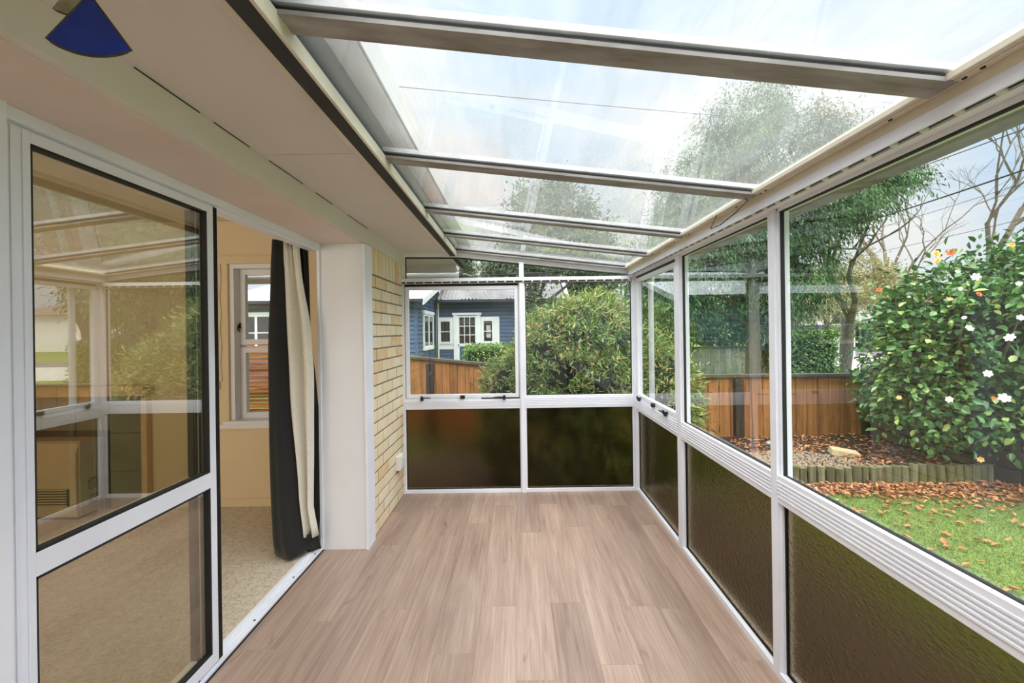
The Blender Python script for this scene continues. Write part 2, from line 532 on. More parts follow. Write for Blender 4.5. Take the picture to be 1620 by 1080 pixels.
def np_mesh(name, V, F, mat, parent=None, smooth=False, **kw):
    me = bpy.data.meshes.new(name)
    V = np.asarray(V, np.float32); F = np.asarray(F, np.int32)
    me.vertices.add(len(V)); me.vertices.foreach_set('co', V.ravel())
    k = F.shape[1]
    me.loops.add(F.size); me.loops.foreach_set('vertex_index', F.ravel())
    me.polygons.add(len(F)); me.polygons.foreach_set('loop_start', np.arange(0, F.size, k, dtype=np.int32))
    if smooth: me.polygons.foreach_set('use_smooth', np.ones(len(F), bool))
    me.update(calc_edges=True)
    me.materials.append(MATS[mat])
    o = bpy.data.objects.new(name, me)
    COL.objects.link(o)
    if parent: o.parent = parent
    return props(o, **kw)


def unit(a):
    return a / np.maximum(np.linalg.norm(a, axis=1, keepdims=True), 1e-9)


def leaf_geo(P, D, N, L, Wd, wide=False):
    """folded leaves: P base points, D length directions, N normals"""
    D = unit(D); S = unit(np.cross(D, N)); N = np.cross(S, D)
    L = np.broadcast_to(L, (len(P),))[:, None]; Wd = np.broadcast_to(Wd, (len(P),))[:, None]
    n = len(P)
    if wide:
        vs = np.stack([P, P + D * L * .33 + S * Wd * .48 + N * Wd * .12, P + D * L * .72 + S * Wd * .38 + N * Wd * .12, P + D * L - N * L * .10,
                       P + D * L * .72 - S * Wd * .38 + N * Wd * .12, P + D * L * .33 - S * Wd * .48 + N * Wd * .12], 1)
        base = (np.arange(n) * 6)[:, None]
        F = np.concatenate([base + np.array([[0, 1, 2, 3]]), base + np.array([[0, 3, 4, 5]])], 0)
        return vs.reshape(-1, 3), F
    vs = np.stack([P, P + D * L * .5 + S * Wd * .5 + N * Wd * .2, P + D * L, P + D * L * .5 - S * Wd * .5 + N * Wd * .2], 1)
    base = (np.arange(n) * 4)[:, None]
    F = np.concatenate([base + np.array([[0, 1, 2]]), base + np.array([[0, 2, 3]])], 0)
    return vs.reshape(-1, 3), F


def blob_points(blobs, n, clump=30, spread=0.16, shell=0.55):
    """leaf positions gathered in clumps near the surface of a set of ellipsoids; returns points and outward directions"""
    vol = np.array([b[3] * b[4] + b[4] * b[5] + b[3] * b[5] for b in blobs]); vol = vol / vol.sum()
    nc = max(1, n // clump)
    which = RNG.choice(len(blobs), nc, p=vol)
    B = np.array(blobs)[which]
    d = unit(RNG.normal(size=(nc, 3)))
    r = shell + (1.0 - shell) * RNG.random((nc, 1)) ** 0.5
    C = B[:, :3] + d * B[:, 3:6] * r
    k = np.repeat(np.arange(nc), clump)
    sp = spread * (0.5 + RNG.random((len(k), 1)))
    P = C[k] + RNG.normal(size=(len(k), 3)) * sp
    return P, d[k]


def foliage(name, blobs, n, L, Wd, mat, parent=None, clump=30, spread=0.16, shell=0.55, droop=0.2, wide=False, jitter=0.9, **kw):
    P, d = blob_points(blobs, n, clump, spread, shell)
    D = d + RNG.normal(size=P.shape) * jitter + np.array([0, 0, -droop])
    N = d * 0.6 + np.array([0, 0, 0.8]) + RNG.normal(size=P.shape) * 0.45
    V, F = leaf_geo(P, D, N, L * (0.6 + 0.7 * RNG.random(len(P))), Wd * (0.7 + 0.5 * RNG.random(len(P))), wide)
    return np_mesh(name, V, F, mat, parent, kind='stuff', **kw)


def ellipsoid(mb, c, r, seg=14, rings=9, wob=0.0):
    vs = []; fs = []
    for i in range(rings + 1):
        th = PI * i / rings
        for j in range(seg):
            ph = 2 * PI * j / seg
            w = 1 + wob * (random.random() - 0.5)
            vs.append((c[0] + r[0] * w * math.sin(th) * math.cos(ph), c[1] + r[1] * w * math.sin(th) * math.sin(ph), c[2] + r[2] * math.cos(th) * w))
    for i in range(rings):
        for j in range(seg):
            fs.append((i * seg + j, i * seg + (j + 1) % seg, (i + 1) * seg + (j + 1) % seg, (i + 1) * seg + j))
    mb.add(vs, fs)
    return mb


def lin(a, b, t):
    return a + (b - a) * t

# ================================================================== SETTING
# ---- ground, lawn, road
g = MB()
g.box(-60, 80, -40, -1.9, -0.75, -0.36)
g.build('ground', 'lawn', kind='structure')
MB().box(-60, 1.1, -1.9, 6.0, -0.75, -0.36).build('ground', 'path_brown', kind='structure')
MB().box(1.1, 12, -1.9, 5.9, -0.75, -0.35).build('lawn', 'lawn', kind='structure')
MB().box(1.1, 2.35, -1.9, 4.5, -0.36, -0.335).build('path', 'path_brown', kind='structure')
# ground beyond the fence slopes gently to the street
def strip(name, pts, mat, x0=-60, x1=80):
    m = MB()
    for (ya, za), (yb, zb) in zip(pts[:-1], pts[1:]):
        m.hexa([(x0, ya, za - 0.5), (x1, ya, za - 0.5), (x1, yb, zb - 0.5), (x0, yb, zb - 0.5), (x0, ya, za), (x1, ya, za), (x1, yb, zb), (x0, yb, zb)])
    return m.build(name, mat, kind='structure')
strip('ground', [(5.9, -0.45), (10, -0.55), (18.7, -0.55)], 'lawn')
strip('road', [(18.7, -0.57), (25.2, -0.40)], 'concrete', 4, 80)
strip('ground', [(18.7, -0.55), (25.2, -0.3), (28, 0.0), (45, 0.5)], 'lawn', -60, 4)
strip('pavement', [(25.2, -0.40), (27.6, -0.22)], 'asphalt', 4, 80)
strip('ground', [(27.6, -0.22), (30, 0.55), (80, 1.6)], 'lawn', 4, 80)

# ---- sunroom floor with planks
floor = MB().box(-1.27, 1.06, -1.5, 3.62, -0.10, -0.006).build('floor', 'mortar', kind='structure')
MB().box(-1.35, 1.13, -1.55, 3.72, -0.36, -0.10).build('slab', 'concrete', kind='structure')
PW = 0.178
plank_src = {}
nrow = int(math.ceil((1.05 + 1.27) / PW))
for i in range(nrow):
    x0 = -1.268 + i * PW
    w = min(PW, 1.052 - x0)
    y = -1.5 - random.random() * 1.0
    while y < 3.61:
        a, b = max(y, -1.5), min(y + 1.22, 3.608)
        if b - a > 0.03:
            MB().box(x0 + 0.0003, x0 + w - 0.0003, a + 0.0003, b - 0.0003, -0.006, 0.0).build('plank', 'vinyl_plank', floor)
        y += 1.22
        
# ---- brick wall (left, beyond the boxed pier)
BX = -0.992
wall_l = MB().box(BX - 0.23, BX - 0.0025, 2.70, 3.605, -0.1, 2.04).build('wall_left', 'mortar', kind='structure')
def brick_mesh(L, H, T=0.03):
    bm = bmesh.new()
    bmesh.ops.create_cube(bm, size=1.0)
    for v in bm.verts: v.co = Vector((v.co.x * T, v.co.y * L, v.co.z * H))
    bmesh.ops.bevel(bm, geom=bm.edges[:], offset=0.0015, segments=1, affect='EDGES')
    me = bpy.data.meshes.new('brick'); bm.to_mesh(me); bm.free()
    me.materials.append(MATS['brick_buff'])
    return me
_bm = {}
def brick(yc, zc, L, H, parent=wall_l, x=BX):
    key = (round(L, 3), round(H, 3))
    if key not in _bm: _bm[key] = brick_mesh(*key)
    o = bpy.data.objects.new('brick', _bm[key]); COL.objects.link(o); o.parent = parent
    o.location = (x - 0.015 + random.uniform(-0.001, 0.001), yc, zc)
    return o
for k in range(21):
    ztop = 1.802 - 0.086 * k
    zc = ztop - 0.038
    j = 2.92 if k % 2 == 0 else 2.80
    while j - 0.24 > 2.72: j -= 0.24
    edges = [2.72]
    while j < 3.60:
        edges.append(j); j += 0.24
    edges.append(3.603)
    for a, b in zip(edges[:-1], edges[1:]):
        if b - a > 0.03:
            hgt = 0.076 if zc - 0.038 > 0.0 else 0.060
            brick((a + b) / 2, zc if hgt > .07 else 0.046, b - a - 0.010, hgt)
y = 2.765
while y < 3.59:
    brick(y, 1.812 + 0.115, 0.076, 0.226)
    y += 0.086

# ---- boxed pier at the door jamb, frieze, lintel, soffit
pr = MB().box(-1.285, -0.992, 2.675, 2.79, 0.0, 1.985).build('pillar', 'white_paint', bevel=0.002, kind='structure')
MB().box(-0.992, -0.975, 2.668, 2.80, 0.0, 1.985).build('edge_board', 'white_metal', pr, bevel=0.002)
MB().box(-1.285, -1.268, 2.662, 2.675, 0.0, 1.985).build('edge_board', 'white_metal', pr, bevel=0.001)
fz = MB().box(-1.0, -0.975, -1.5, 3.60, 1.99, 2.095).build('trim_1', 'frieze_paint', bevel=0.001, kind='structure')
MB().box(-1.30, -0.999, -1.5, 2.70, 1.985, 2.15).build('lintel', 'lintel_paint', kind='structure')
sf = empty('soffit', (0, 0, 2.10), kind='structure')
for a, b in ((-1.5, 0.39), (0.393, 1.59), (1.593, 3.60), (3.603, 4.30)):
    MB().box(-0.999, -0.602, a, b, -0.006, 0.006).build('soffit_panel', 'soffit_paint', sf)
    if b > 3.7: MB().box(-5, -0.999, 3.62, b, -0.006, 0.006).build('soffit_panel', 'soffit_paint', sf)
cr = MB()
for a, b in ((1.06, 1.28), (1.34, 1.52), (1.64, 1.90), (2.02, 2.2), (2.4, 2.72)):
    cr.box(-0.9749, -0.9725, a, b, 2.091, 2.0945)
cr.build('sealant_gap', 'dark_gap', fz)
MB().box(-0.602, -0.568, -1.5, 4.3, 2.080, 2.105).build('trim_2', 'cream_metal', kind='structure', bevel=0.001)
gp = MB().box(-0.568, -0.519, -1.5, 4.25, 2.064, 2.30).build('gap_shade_strip', 'dark_gap', kind='structure')  # solid dark strip; the shade of the open gap is put into its colour
# house gutter above the glass roof
gt = MB()
gt.box(-0.64, -0.43, -1.6, 4.30, 2.215, 2.225)
gt.box(-0.435, -0.425, -1.6, 4.30, 2.215, 2.315)
gt.box(-0.64, -0.63, -1.6, 4.30, 2.215, 2.36)
gt.build('roof_gutter', 'gutter_white', kind='structure')
MB().box(-6, -0.60, -1.9, 4.30, 2.38, 2.46).build('roof', 'tile_roof', kind='structure')
# eave return beyond the far wall
MB().box(-5, -0.62, 4.27, 4.30, 2.02, 2.36).build('trim_4', 'gutter_white', kind='structure')
ge = MB(); ge.tube([(-5, 4.38, 1.99), (-0.60, 4.38, 1.99)], 0.052, 12)
ge.build('eaves_gutter', 'gutter_white', smooth=True, kind='structure')

# ---- roof of the sunroom: wall plate, rafters, glass, eaves plate
def rz(x): return 2.096 - 0.1155 * (x + 0.509)
roof = empty('ceiling', (0, 0, 0), kind='structure')
MB().box(-0.519, -0.509, -1.5, 3.60, 2.060, 2.104).build('wall_plate', 'cream_metal', roof, bevel=0.002)
RY = [(-1.23, -1.17), (-0.53, -0.47), (0.18, 0.24), (0.893, 0.957), (1.632, 1.696), (2.345, 2.405), (2.95, 3.01), (3.545, 3.60)]
def sloped(mb, x0, x1, y0, y1, d0, d1):
    return mb.hexa([(x0, y0, rz(x0) + d0), (x1, y0, rz(x1) + d0), (x1, y1, rz(x1) + d0), (x0, y1, rz(x0) + d0),
                    (x0, y0, rz(x0) + d1), (x1, y0, rz(x1) + d1), (x1, y1, rz(x1) + d1), (x0, y1, rz(x0) + d1)])
for i, (a, b) in enumerate(RY):
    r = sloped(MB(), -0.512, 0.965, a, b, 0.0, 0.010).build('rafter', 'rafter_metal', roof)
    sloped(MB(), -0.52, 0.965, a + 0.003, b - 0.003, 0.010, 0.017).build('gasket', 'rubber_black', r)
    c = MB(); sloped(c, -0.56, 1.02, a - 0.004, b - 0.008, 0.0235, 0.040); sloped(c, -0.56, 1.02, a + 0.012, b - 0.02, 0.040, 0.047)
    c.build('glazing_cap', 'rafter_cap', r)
    if i + 1 < len(RY):
        sloped(MB(), -0.60, 1.10, b - 0.012, RY[i + 1][0] + 0.012, 0.0175, 0.0225).build('roof_pane', 'roof_glass', roof)
ep = MB().box(0.940, 1.05, -1.5, 3.60, 1.930, 1.945).box(0.979, 0.986, -1.5, 3.6, 1.904, 1.930).box(0.955, 0.960, -1.5, 3.6, 1.927, 1.930).build('eaves_plate', 'cream_metal', roof, bevel=0.0015)
sc_m = MB(); sc_m.tube([(0, 0, -0.003), (0, 0, 0.002)], 0.0045, 8)
scw = None
for (a, b) in RY:
    for dy in (-0.11, -0.075, 0.10):
        if scw is None: scw = sc_m.build('screw', 'dark_slot', ep, loc=(0.966, b + dy, 1.930))
        else: inst(scw, 'screw', (0.966, b + dy, 1.930), ep)
# outer gutter along the window wall, weathered
og = MB()
og.box(1.075, 1.20, -1.6, 3.70, 1.872, 1.878)
og.prism([(1.20, 1.872), (1.225, 1.90), (1.225, 1.955), (1.218, 1.955), (1.218, 1.903), (1.197, 1.878)], -1.6, 3.70)
og.box(1.075, 1.082, -1.6, 3.7, 1.872, 1.97)
og.build('eaves_gutter', 'gutter_grey', kind='structure')

# ---- window walls
class Wall:
    """maps (along, outward depth, z) to the world for the far wall ('f') or the right wall ('r')"""
    def __init__(self, k): self.k = k
    def box(self, mb, a0, a1, d0, d1, z0, z1):
        if self.k == 'f': return mb.box(a0, a1, 3.60 + d0, 3.60 + d1, z0, z1)
        return mb.box(1.04 + d0, 1.04 + d1, a0, a1, z0, z1)
    def pt(self, a, d, z):
        return (a, 3.60 + d, z) if self.k == 'f' else (1.04 + d, a, z)


def latch(wl, a, z, parent, handle=0.05, flip=1):
    m = MB()
    wl.box(m, a - 0.012, a + 0.012, -0.030, -0.004, z - 0.026, z + 0.004)
    wl.box(m, a - 0.006, a + 0.006, -0.040, -0.028, z - 0.012, z + 0.016)
    l = m.build('latch', 'rubber_black', parent, bevel=0.002, label='black window latch')
    if handle:
        h = MB(); h.tube([wl.pt(a, -0.035, z), wl.pt(a + flip * handle * 0.5, -0.040, z + 0.001), wl.pt(a + flip * handle, -0.034, z - 0.002)], [0.006, 0.005, 0.003], 6)
        h.build('latch_handle', 'rubber_black', l)
    return l


def bay(name, k, a0, a1, zt=(0.705, 0.815), ztop=1.872, sash=False, label=None):
    wl = Wall(k)
    w = empty(name, wl.pt((a0 + a1) / 2, 0, 0), kind='structure')
    def P(mb, nm, mat, **kw):
        o = mb.build(nm, mat, None, **kw)
        o.parent = w; o.matrix_parent_inverse = Matrix.Translation(w.location).inverted()
        return o
    m = MB()
    wl.box(m, a0, a1, -0.012, 0.05, 0.0, 0.028)
    wl.box(m, a0, a0 + 0.010, 0.0, 0.045, 0.028, ztop); wl.box(m, a1 - 0.010, a1, 0.0, 0.045, 0.028, ztop)
    wl.box(m, a0, a1, 0.0, 0.045, ztop - 0.012, ztop)
    P(m, 'frame', 'white_metal', bevel=0.0015)
    t = MB(); wl.box(t, a0, a1, -0.010, 0.020, zt[0], zt[1])
    P(t, 'transom', 'white_metal', bevel=0.002)
    for q in range(5):
        zz = zt[0] + 0.026 + q * (zt[1] - zt[0] - 0.05) / 4.0
        rb = MB()
        p0 = wl.pt(a0 + 0.002, -0.010, zz)
        wl.box(rb, a0 + 0.001, a1 - 0.001, -0.0135, -0.0095, zz - 0.0035, zz + 0.0035)
        P(rb, 'rib', 'white_metal', bevel=0.001)
    # obscured lower pane with gasket
    m = MB()
    for (b0, b1, c0, c1) in ((a0 + 0.010, a1 - 0.010, 0.028, 0.033), (a0 + 0.010, a1 - 0.010, zt[0] - 0.005, zt[0]), (a0 + 0.010, a0 + 0.015, 0.033, zt[0] - 0.005), (a1 - 0.015, a1 - 0.010, 0.033, zt[0] - 0.005)):
        wl.box(m, b0, b1, 0.010, 0.026, c0, c1)
    P(m, 'gasket', 'rubber_black')
    m = MB(); wl.box(m, a0 + 0.014, a1 - 0.014, 0.014, 0.019, 0.032, zt[0] - 0.004)
    P(m, 'obscure_pane', 'obscure_glass_end' if k == 'f' else 'obscure_glass_side', label='brown patterned lower pane')
    # upper
    z0, z1 = zt[1], ztop - 0.012
    e = 0.012
    if sash:
        m = MB(); s0, s1, q0, q1 = a0 + 0.016, a1 - 0.014, z0 + 0.004, z1 - 0.022
        fw = 0.030
        wl.box(m, s0, s1, -0.004, 0.03, q0, q0 + fw); wl.box(m, s0, s1, -0.004, 0.03, q1 - fw, q1)
        wl.box(m, s0, s0 + fw, -0.004, 0.03, q0 + fw, q1 - fw); wl.box(m, s1 - fw, s1, -0.004, 0.03, q0 + fw, q1 - fw)
        sh = P(m, 'sash', 'white_metal', bevel=0.002)
        g = MB()
        wl.box(g, a0 + 0.010, a0 + 0.016, 0.004, 0.03, z0, z1); wl.box(g, a1 - 0.014, a1 - 0.010, 0.004, 0.03, z0, z1)
        wl.box(g, a0 + 0.010, a1 - 0.010, 0.004, 0.03, q1, z1)
        P(g, 'gasket', 'rubber_black')
        m = MB(); wl.box(m, s0 + fw, s1 - fw, 0.012, 0.016, q0 + fw, q1 - fw)
        P(m, 'clear_pane', 'clear_glass')
        for (aa, hh, fl) in ((s0 + 0.14, 0.08, 1), (s1 - 0.13, 0.09, -1)) if k == 'f' else ((s1 - 0.10, 0.05, -1), (s0 + 0.17, 0.09, 1)):
            l = latch(wl, aa, q0 + 0.008, None, hh, fl)
            l.parent = w; l.matrix_parent_inverse = Matrix.Translation(w.location).inverted()
        st = MB(); wl.box(st, (s0 + s1) / 2 - 0.02, (s0 + s1) / 2 + 0.02, -0.026, -0.004, q0 - 0.006, q0 + 0.022)
        P(st, 'catch', 'rubber_black', bevel=0.002, label='square black catch')
        if k == 'f':
            sy = MB(); wl.box(sy, s1 - 0.33, s1 + 0.005, -0.012, -0.004, q0 - 0.010, q0 - 0.003)
            P(sy, 'stay_bar', 'rubber_black')
    else:
        m = MB()
        for (b0, b1, c0, c1) in ((a0 + 0.010, a1 - 0.010, z0, z0 + 0.003), (a0 + 0.010, a0 + 0.016, z0, z1), (a1 - 0.016, a1 - 0.010, z0, z1), (a0 + 0.010, a1 - 0.010, z1 - 0.004, z1)):
            wl.box(m, b0, b1, 0.008, 0.021, c0, c1)
        P(m, 'gasket', 'rubber_black')
        m = MB(); wl.box(m, a0 + 0.014, a1 - 0.014, 0.015, 0.019, z0 + 0.004, z1 - 0.003)
        P(m, 'clear_pane', 'clear_glass')
    return w

bay('window_1', 'f', -0.985, 0.030, zt=(0.731, 0.823), ztop=1.835, sash=True)
bay('window_2', 'f', 0.070, 1.015, zt=(0.731, 0.840), ztop=1.835)
bay('window_3', 'r', 2.66, 3.575, sash=True)
bay('window_4', 'r', 1.68, 2.60)
bay('window_5', 'r', 0.70, 1.64)
bay('window_6', 'r', -0.34, 0.66)
bay('window_7', 'r', -1.46, -0.38)
# posts
MB().box(0.030, 0.070, 3.575, 3.655, 0, 2.0).build('window_post', 'white_metal', bevel=0.002, kind='structure')
MB().box(1.015, 1.065, 3.575, 3.655, 0, 1.88).build('window_post', 'white_metal', bevel=0.002, kind='structure')
MB().box(-1.0, -0.985, 3.585, 3.645, 0, 2.09).build('window_post', 'white_metal_warm', bevel=0.002, kind='structure')
for a, b in ((2.60, 2.66), (1.64, 1.68), (0.66, 0.70), (-0.38, -0.34), (-1.50, -1.46)):
    MB().box(1.028, 1.092, a, b, 0, 1.875).build('window_post', 'white_metal', bevel=0.002, kind='structure')
MB().box(1.045, 1.09, -1.5, 3.64, 1.868, 1.91).build('window_head', 'white_metal', kind='structure')
MB().box(1.0, 1.06, -1.5, 3.64, 1.946, 1.985).build('window_head', 'cream_metal', kind='structure')

# upper lights of the far wall (wedge under the sloping roof)
w8 = empty('window_8', (0, 3.6, 1.9), kind='structure')
def P8(mb, nm, mat, **kw):
    o = mb.build(nm, mat, None, **kw); o.parent = w8; o.matrix_parent_inverse = Matrix.Translation(w8.location).inverted(); return o
def top(x): return (2.062 if x < -0.50 else 2.062 - 0.1155 * (x + 0.50)) - 0.008
P8(MB().prism([(-0.985, 2.062), (-0.50, 2.055), (1.04, 1.884), (1.04, 1.925), (-0.48, 2.095), (-0.985, 2.10)][::-1], 3.60, 3.64), 'top_rail', 'white_metal', bevel=0.0015)
P8(MB().box(-0.985, -0.965, 3.60, 3.64, 1.865, 2.062), 'stile', 'white_metal_warm')
P8(MB().box(-1.0, 1.03, 3.60, 3.64, 1.835, 1.868), 'middle_rail', 'white_metal', bevel=0.0015)
P8(MB().prism([(-0.965, 1.868), (0.030, 1.868), (0.030, top(0.03)), (-0.50, top(-0.5)), (-0.965, 2.058)][::-1], 3.616, 3.620), 'clear_pane', 'clear_glass')
P8(MB().prism([(0.070, 1.868), (0.98, 1.868), (0.98, 1.886), (0.070, top(0.07))][::-1], 3.616, 3.620), 'clear_pane', 'clear_glass')
gk = MB()
gk.prism([(-0.965, 2.052), (-0.50, 2.045), (0.98, 1.878), (0.98, 1.884), (-0.50, 2.053), (-0.965, 2.060)][::-1], 3.607, 3.63)
gk.box(-0.966, -0.960, 3.607, 3.63, 1.868, 2.058)
P8(gk, 'gasket', 'rubber_black')

# back wall of the sunroom behind the camera
MB().box(-1.3, 1.10, -1.56, -1.50, -0.1, 2.2).build('wall_back', 'white_paint', kind='structure')

# ---- living room beyond the sliding door
CZ = 0.02
crp = MB().box(-4.8, -1.335, -1.5, 3.33, -0.10, CZ).build('floor_carpet', 'carpet_pile', kind='structure')
MB().box(-4.85, -1.28, -1.5, 3.6, 2.32, 2.37).build('ceiling_living_room', 'room_ceiling', kind='structure')
# end wall with its window opening x -2.33..-1.74, z .70..1.98
we = MB()
we.box(-4.8, -2.33, 3.33, 3.55, -0.1, 2.32); we.box(-1.74, -0.998, 3.33, 3.55, -0.1, 2.32)
we.box(-2.33, -1.74, 3.33, 3.55, -0.1, 0.70); we.box(-2.33, -1.74, 3.33, 3.55, 1.98, 2.32)
we.build('wall_far', 'room_wall', kind='structure')
MB().box(-4.86, -4.80, -1.5, 3.55, -0.1, 2.32).build('wall_side', 'room_wall', kind='structure')
MB().box(-4.8, -1.3, -1.56, -1.5, -0.1, 2.32).build('wall_rear', 'room_wall', kind='structure')
MB().box(-1.34, -1.29, 2.79, 3.33, CZ, 2.32).box(-1.34, -1.29, -1.5, 2.79, 2.0, 2.32).box(-1.34, -1.29, -1.5, 1.0, CZ, 2.0).build('wall_near', 'room_wall', kind='structure')
MB().box(-2.80, -1.34, 3.318, 3.33, CZ, 0.085).build('baseboard_far', 'room_wall', bevel=0.002, kind='structure')
# window of the end wall
wn = empty('window_9', (-2.03, 3.33, 0.7), kind='structure')
def P9(mb, nm, mat, **kw):
    o = mb.build(nm, mat, None, **kw); o.parent = wn; o.matrix_parent_inverse = Matrix.Translation(wn.location).inverted(); return o
P9(MB().box(-2.385, -2.315, 3.308, 3.33, 0.66, 2.035).box(-1.755, -1.685, 3.308, 3.33, 0.66, 2.035).box(-2.385, -1.685, 3.306, 3.33, 1.975, 2.035), 'architrave', 'room_wall', bevel=0.002)
P9(MB().box(-2.39, -1.68, 3.285, 3.33, 0.655, 0.69).box(-2.35, -1.72, 3.28, 3.48, 0.69, 0.715), 'window_sill', 'white_paint', bevel=0.003)
P9(MB().box(-2.33, -2.28, 3.33, 3.48, 0.715, 1.98).box(-1.79, -1.74, 3.33, 3.48, 0.715, 1.98).box(-2.28, -1.79, 3.33, 3.48, 1.94, 1.98), 'frame', 'white_paint', bevel=0.002)
P9(MB().box(-2.28, -2.235, 3.40, 3.44, 1.32, 1.94).box(-1.835, -1.79, 3.40, 3.44, 1.32, 1.94).box(-2.235, -1.835, 3.40, 3.44, 1.32, 1.365).box(-2.235, -1.835, 3.40, 3.44, 1.895, 1.94), 'sash', 'white_paint', bevel=0.002)
P9(MB().box(-2.28, -2.235, 3.40, 3.44, 0.715, 1.30).box(-1.835, -1.79, 3.40, 3.44, 0.715, 1.30).box(-2.235, -1.835, 3.40, 3.44, 0.715, 0.76).box(-2.235, -1.835, 3.40, 3.44, 1.255, 1.30), 'sash', 'white_paint', bevel=0.002)
P9(MB().box(-2.235, -1.835, 3.418, 3.421, 1.365, 1.895), 'pane', 'room_glass')
P9(MB().box(-2.235, -1.835, 3.418, 3.421, 0.76, 1.255), 'pane', 'room_glass')
lt = MB().box(-2.295, -2.270, 3.385, 3.40, 1.455, 1.50); lt.tube([(-2.283, 3.378, 1.485), (-2.275, 3.37, 1.45), (-2.262, 3.372, 1.425)], [0.008, 0.006, 0.004], 6)
P9(lt, 'latch', 'rubber_black', label='black casement latch')

# ---- sliding door
door = empty('door_1', (-1.28, 1.5, 0), kind='structure')
def PD(mb, nm, mat, par=None, **kw):
    o = mb.build(nm, mat, None, **kw); o.parent = door; o.matrix_parent_inverse = Matrix.Translation(door.location).inverted()
    return o
PD(MB().box(-1.345, -1.285, 1.0, 2.675, 1.940, 1.985).box(-1.285, -1.262, 1.0, 2.675, 1.952, 1.985), 'head_track', 'white_metal', bevel=0.002)
PD(MB().box(-1.345, -1.262, 0.95, 1.005, 0.0, 1.985), 'jamb', 'white_metal', bevel=0.002)
PD(MB().box(-1.275, -1.250, 0.965, 1.018, 0.0, 1.985), 'jamb_cover', 'white_metal', bevel=0.002)
PD(MB().box(-1.345, -1.30, 1.0, 2.675, 0.0, 0.024).box(-1.30, -1.272, 1.0, 2.675, 0.0, 0.016).box(-1.318, -1.314, 1.0, 2.675, 0.024, 0.032), 'threshold', 'white_metal', bevel=0.001)
PD(MB().box(-1.272, -1.266, 1.0, 2.675, 0.0, 0.006), 'threshold_seal', 'rubber_black')
for yy in (1.25, 1.65, 2.0, 2.35, 2.6):
    s_ = MB(); s_.tube([(-1.29, yy, 0.015), (-1.29, yy, 0.0185)], 0.005, 8); PD(s_, 'screw', 'dark_slot')
# panel
Y0, Y1 = 1.035, 1.745
X0, X1 = -1.310, -1.278
fr = MB()
fr.box(X0, X1, Y0, Y0 + 0.055, 0.03, 1.945); fr.box(X0, X1, Y1 - 0.034, Y1, 0.03, 1.945)
fr.box(X0, X1, Y0 + 0.055, Y1 - 0.034, 0.03, 0.078); fr.box(X0, X1, Y0 + 0.055, Y1 - 0.034, 1.915, 1.945)
fr.box(X0, X1, Y0 + 0.055, Y1 - 0.034, 0.768, 0.832)
fr.box(X1, X1 + 0.004, Y0 + 0.008, Y0 + 0.016, 0.03, 1.945); fr.box(X1, X1 + 0.004, Y0 + 0.034, Y0 + 0.040, 0.03, 1.945)
PD(fr, 'door_panel', 'white_metal', bevel=0.0015)
gk = MB()
for (a, b) in ((0.078, 0.768), (0.832, 1.915)):
    gk.box(X0 + 0.008, X1 - 0.001, Y1 - 0.042, Y1 - 0.034, a, b)
    gk.box(X0 + 0.008, X1 - 0.001, Y0 + 0.055, Y0 + 0.060, a, b)
    gk.box(X0 + 0.008, X1 - 0.001, Y0 + 0.055, Y1 - 0.034, a, a + 0.008)
    gk.box(X0 + 0.008, X1 - 0.001, Y0 + 0.055, Y1 - 0.034, b - 0.008, b)
PD(gk, 'gasket', 'rubber_black')
PD(MB().box(-1.296, -1.292, Y0 + 0.05, Y1 - 0.036, 0.82, 1.925), 'pane', 'door_glass')
PD(MB().box(-1.296, -1.292, Y0 + 0.05, Y1 - 0.036, 0.07, 0.775), 'pane', 'door_glass')
PD(MB().box(X0 - 0.002, X1, Y1, Y1 + 0.022, 0.03, 1.945), 'pile_brush', 'pile_brush', label='black pile strip on the closing edge')
# second panel slid behind the first
fr = MB(); A0, A1 = 1.05, 1.73
X0b, X1b = -1.342, -1.316
fr.box(X0b, X1b, A0, A0 + 0.045, 0.035, 1.94); fr.box(X0b, X1b, A1 - 0.050, A1, 0.035, 1.94); fr.box(X0b, X1b, A0, A1, 0.035, 0.078); fr.box(X0b, X1b, A0, A1, 1.91, 1.94)
fr.box(X0b, X1b, A0, A1, 0.772, 0.828)
PD(fr, 'inner_door_panel', 'white_metal', bevel=0.0015)
PD(MB().box(X1b, X1b + 0.006, A1 - 0.054, A1 - 0.044, 0.04, 1.93).box(X1b, X1b + 0.006, A1 - 0.030, A1 - 0.024, 0.04, 1.93).box(X0b + .002, X1b, A1 - 0.058, A1 - 0.050, 0.08, 1.91), 'gasket', 'rubber_black')

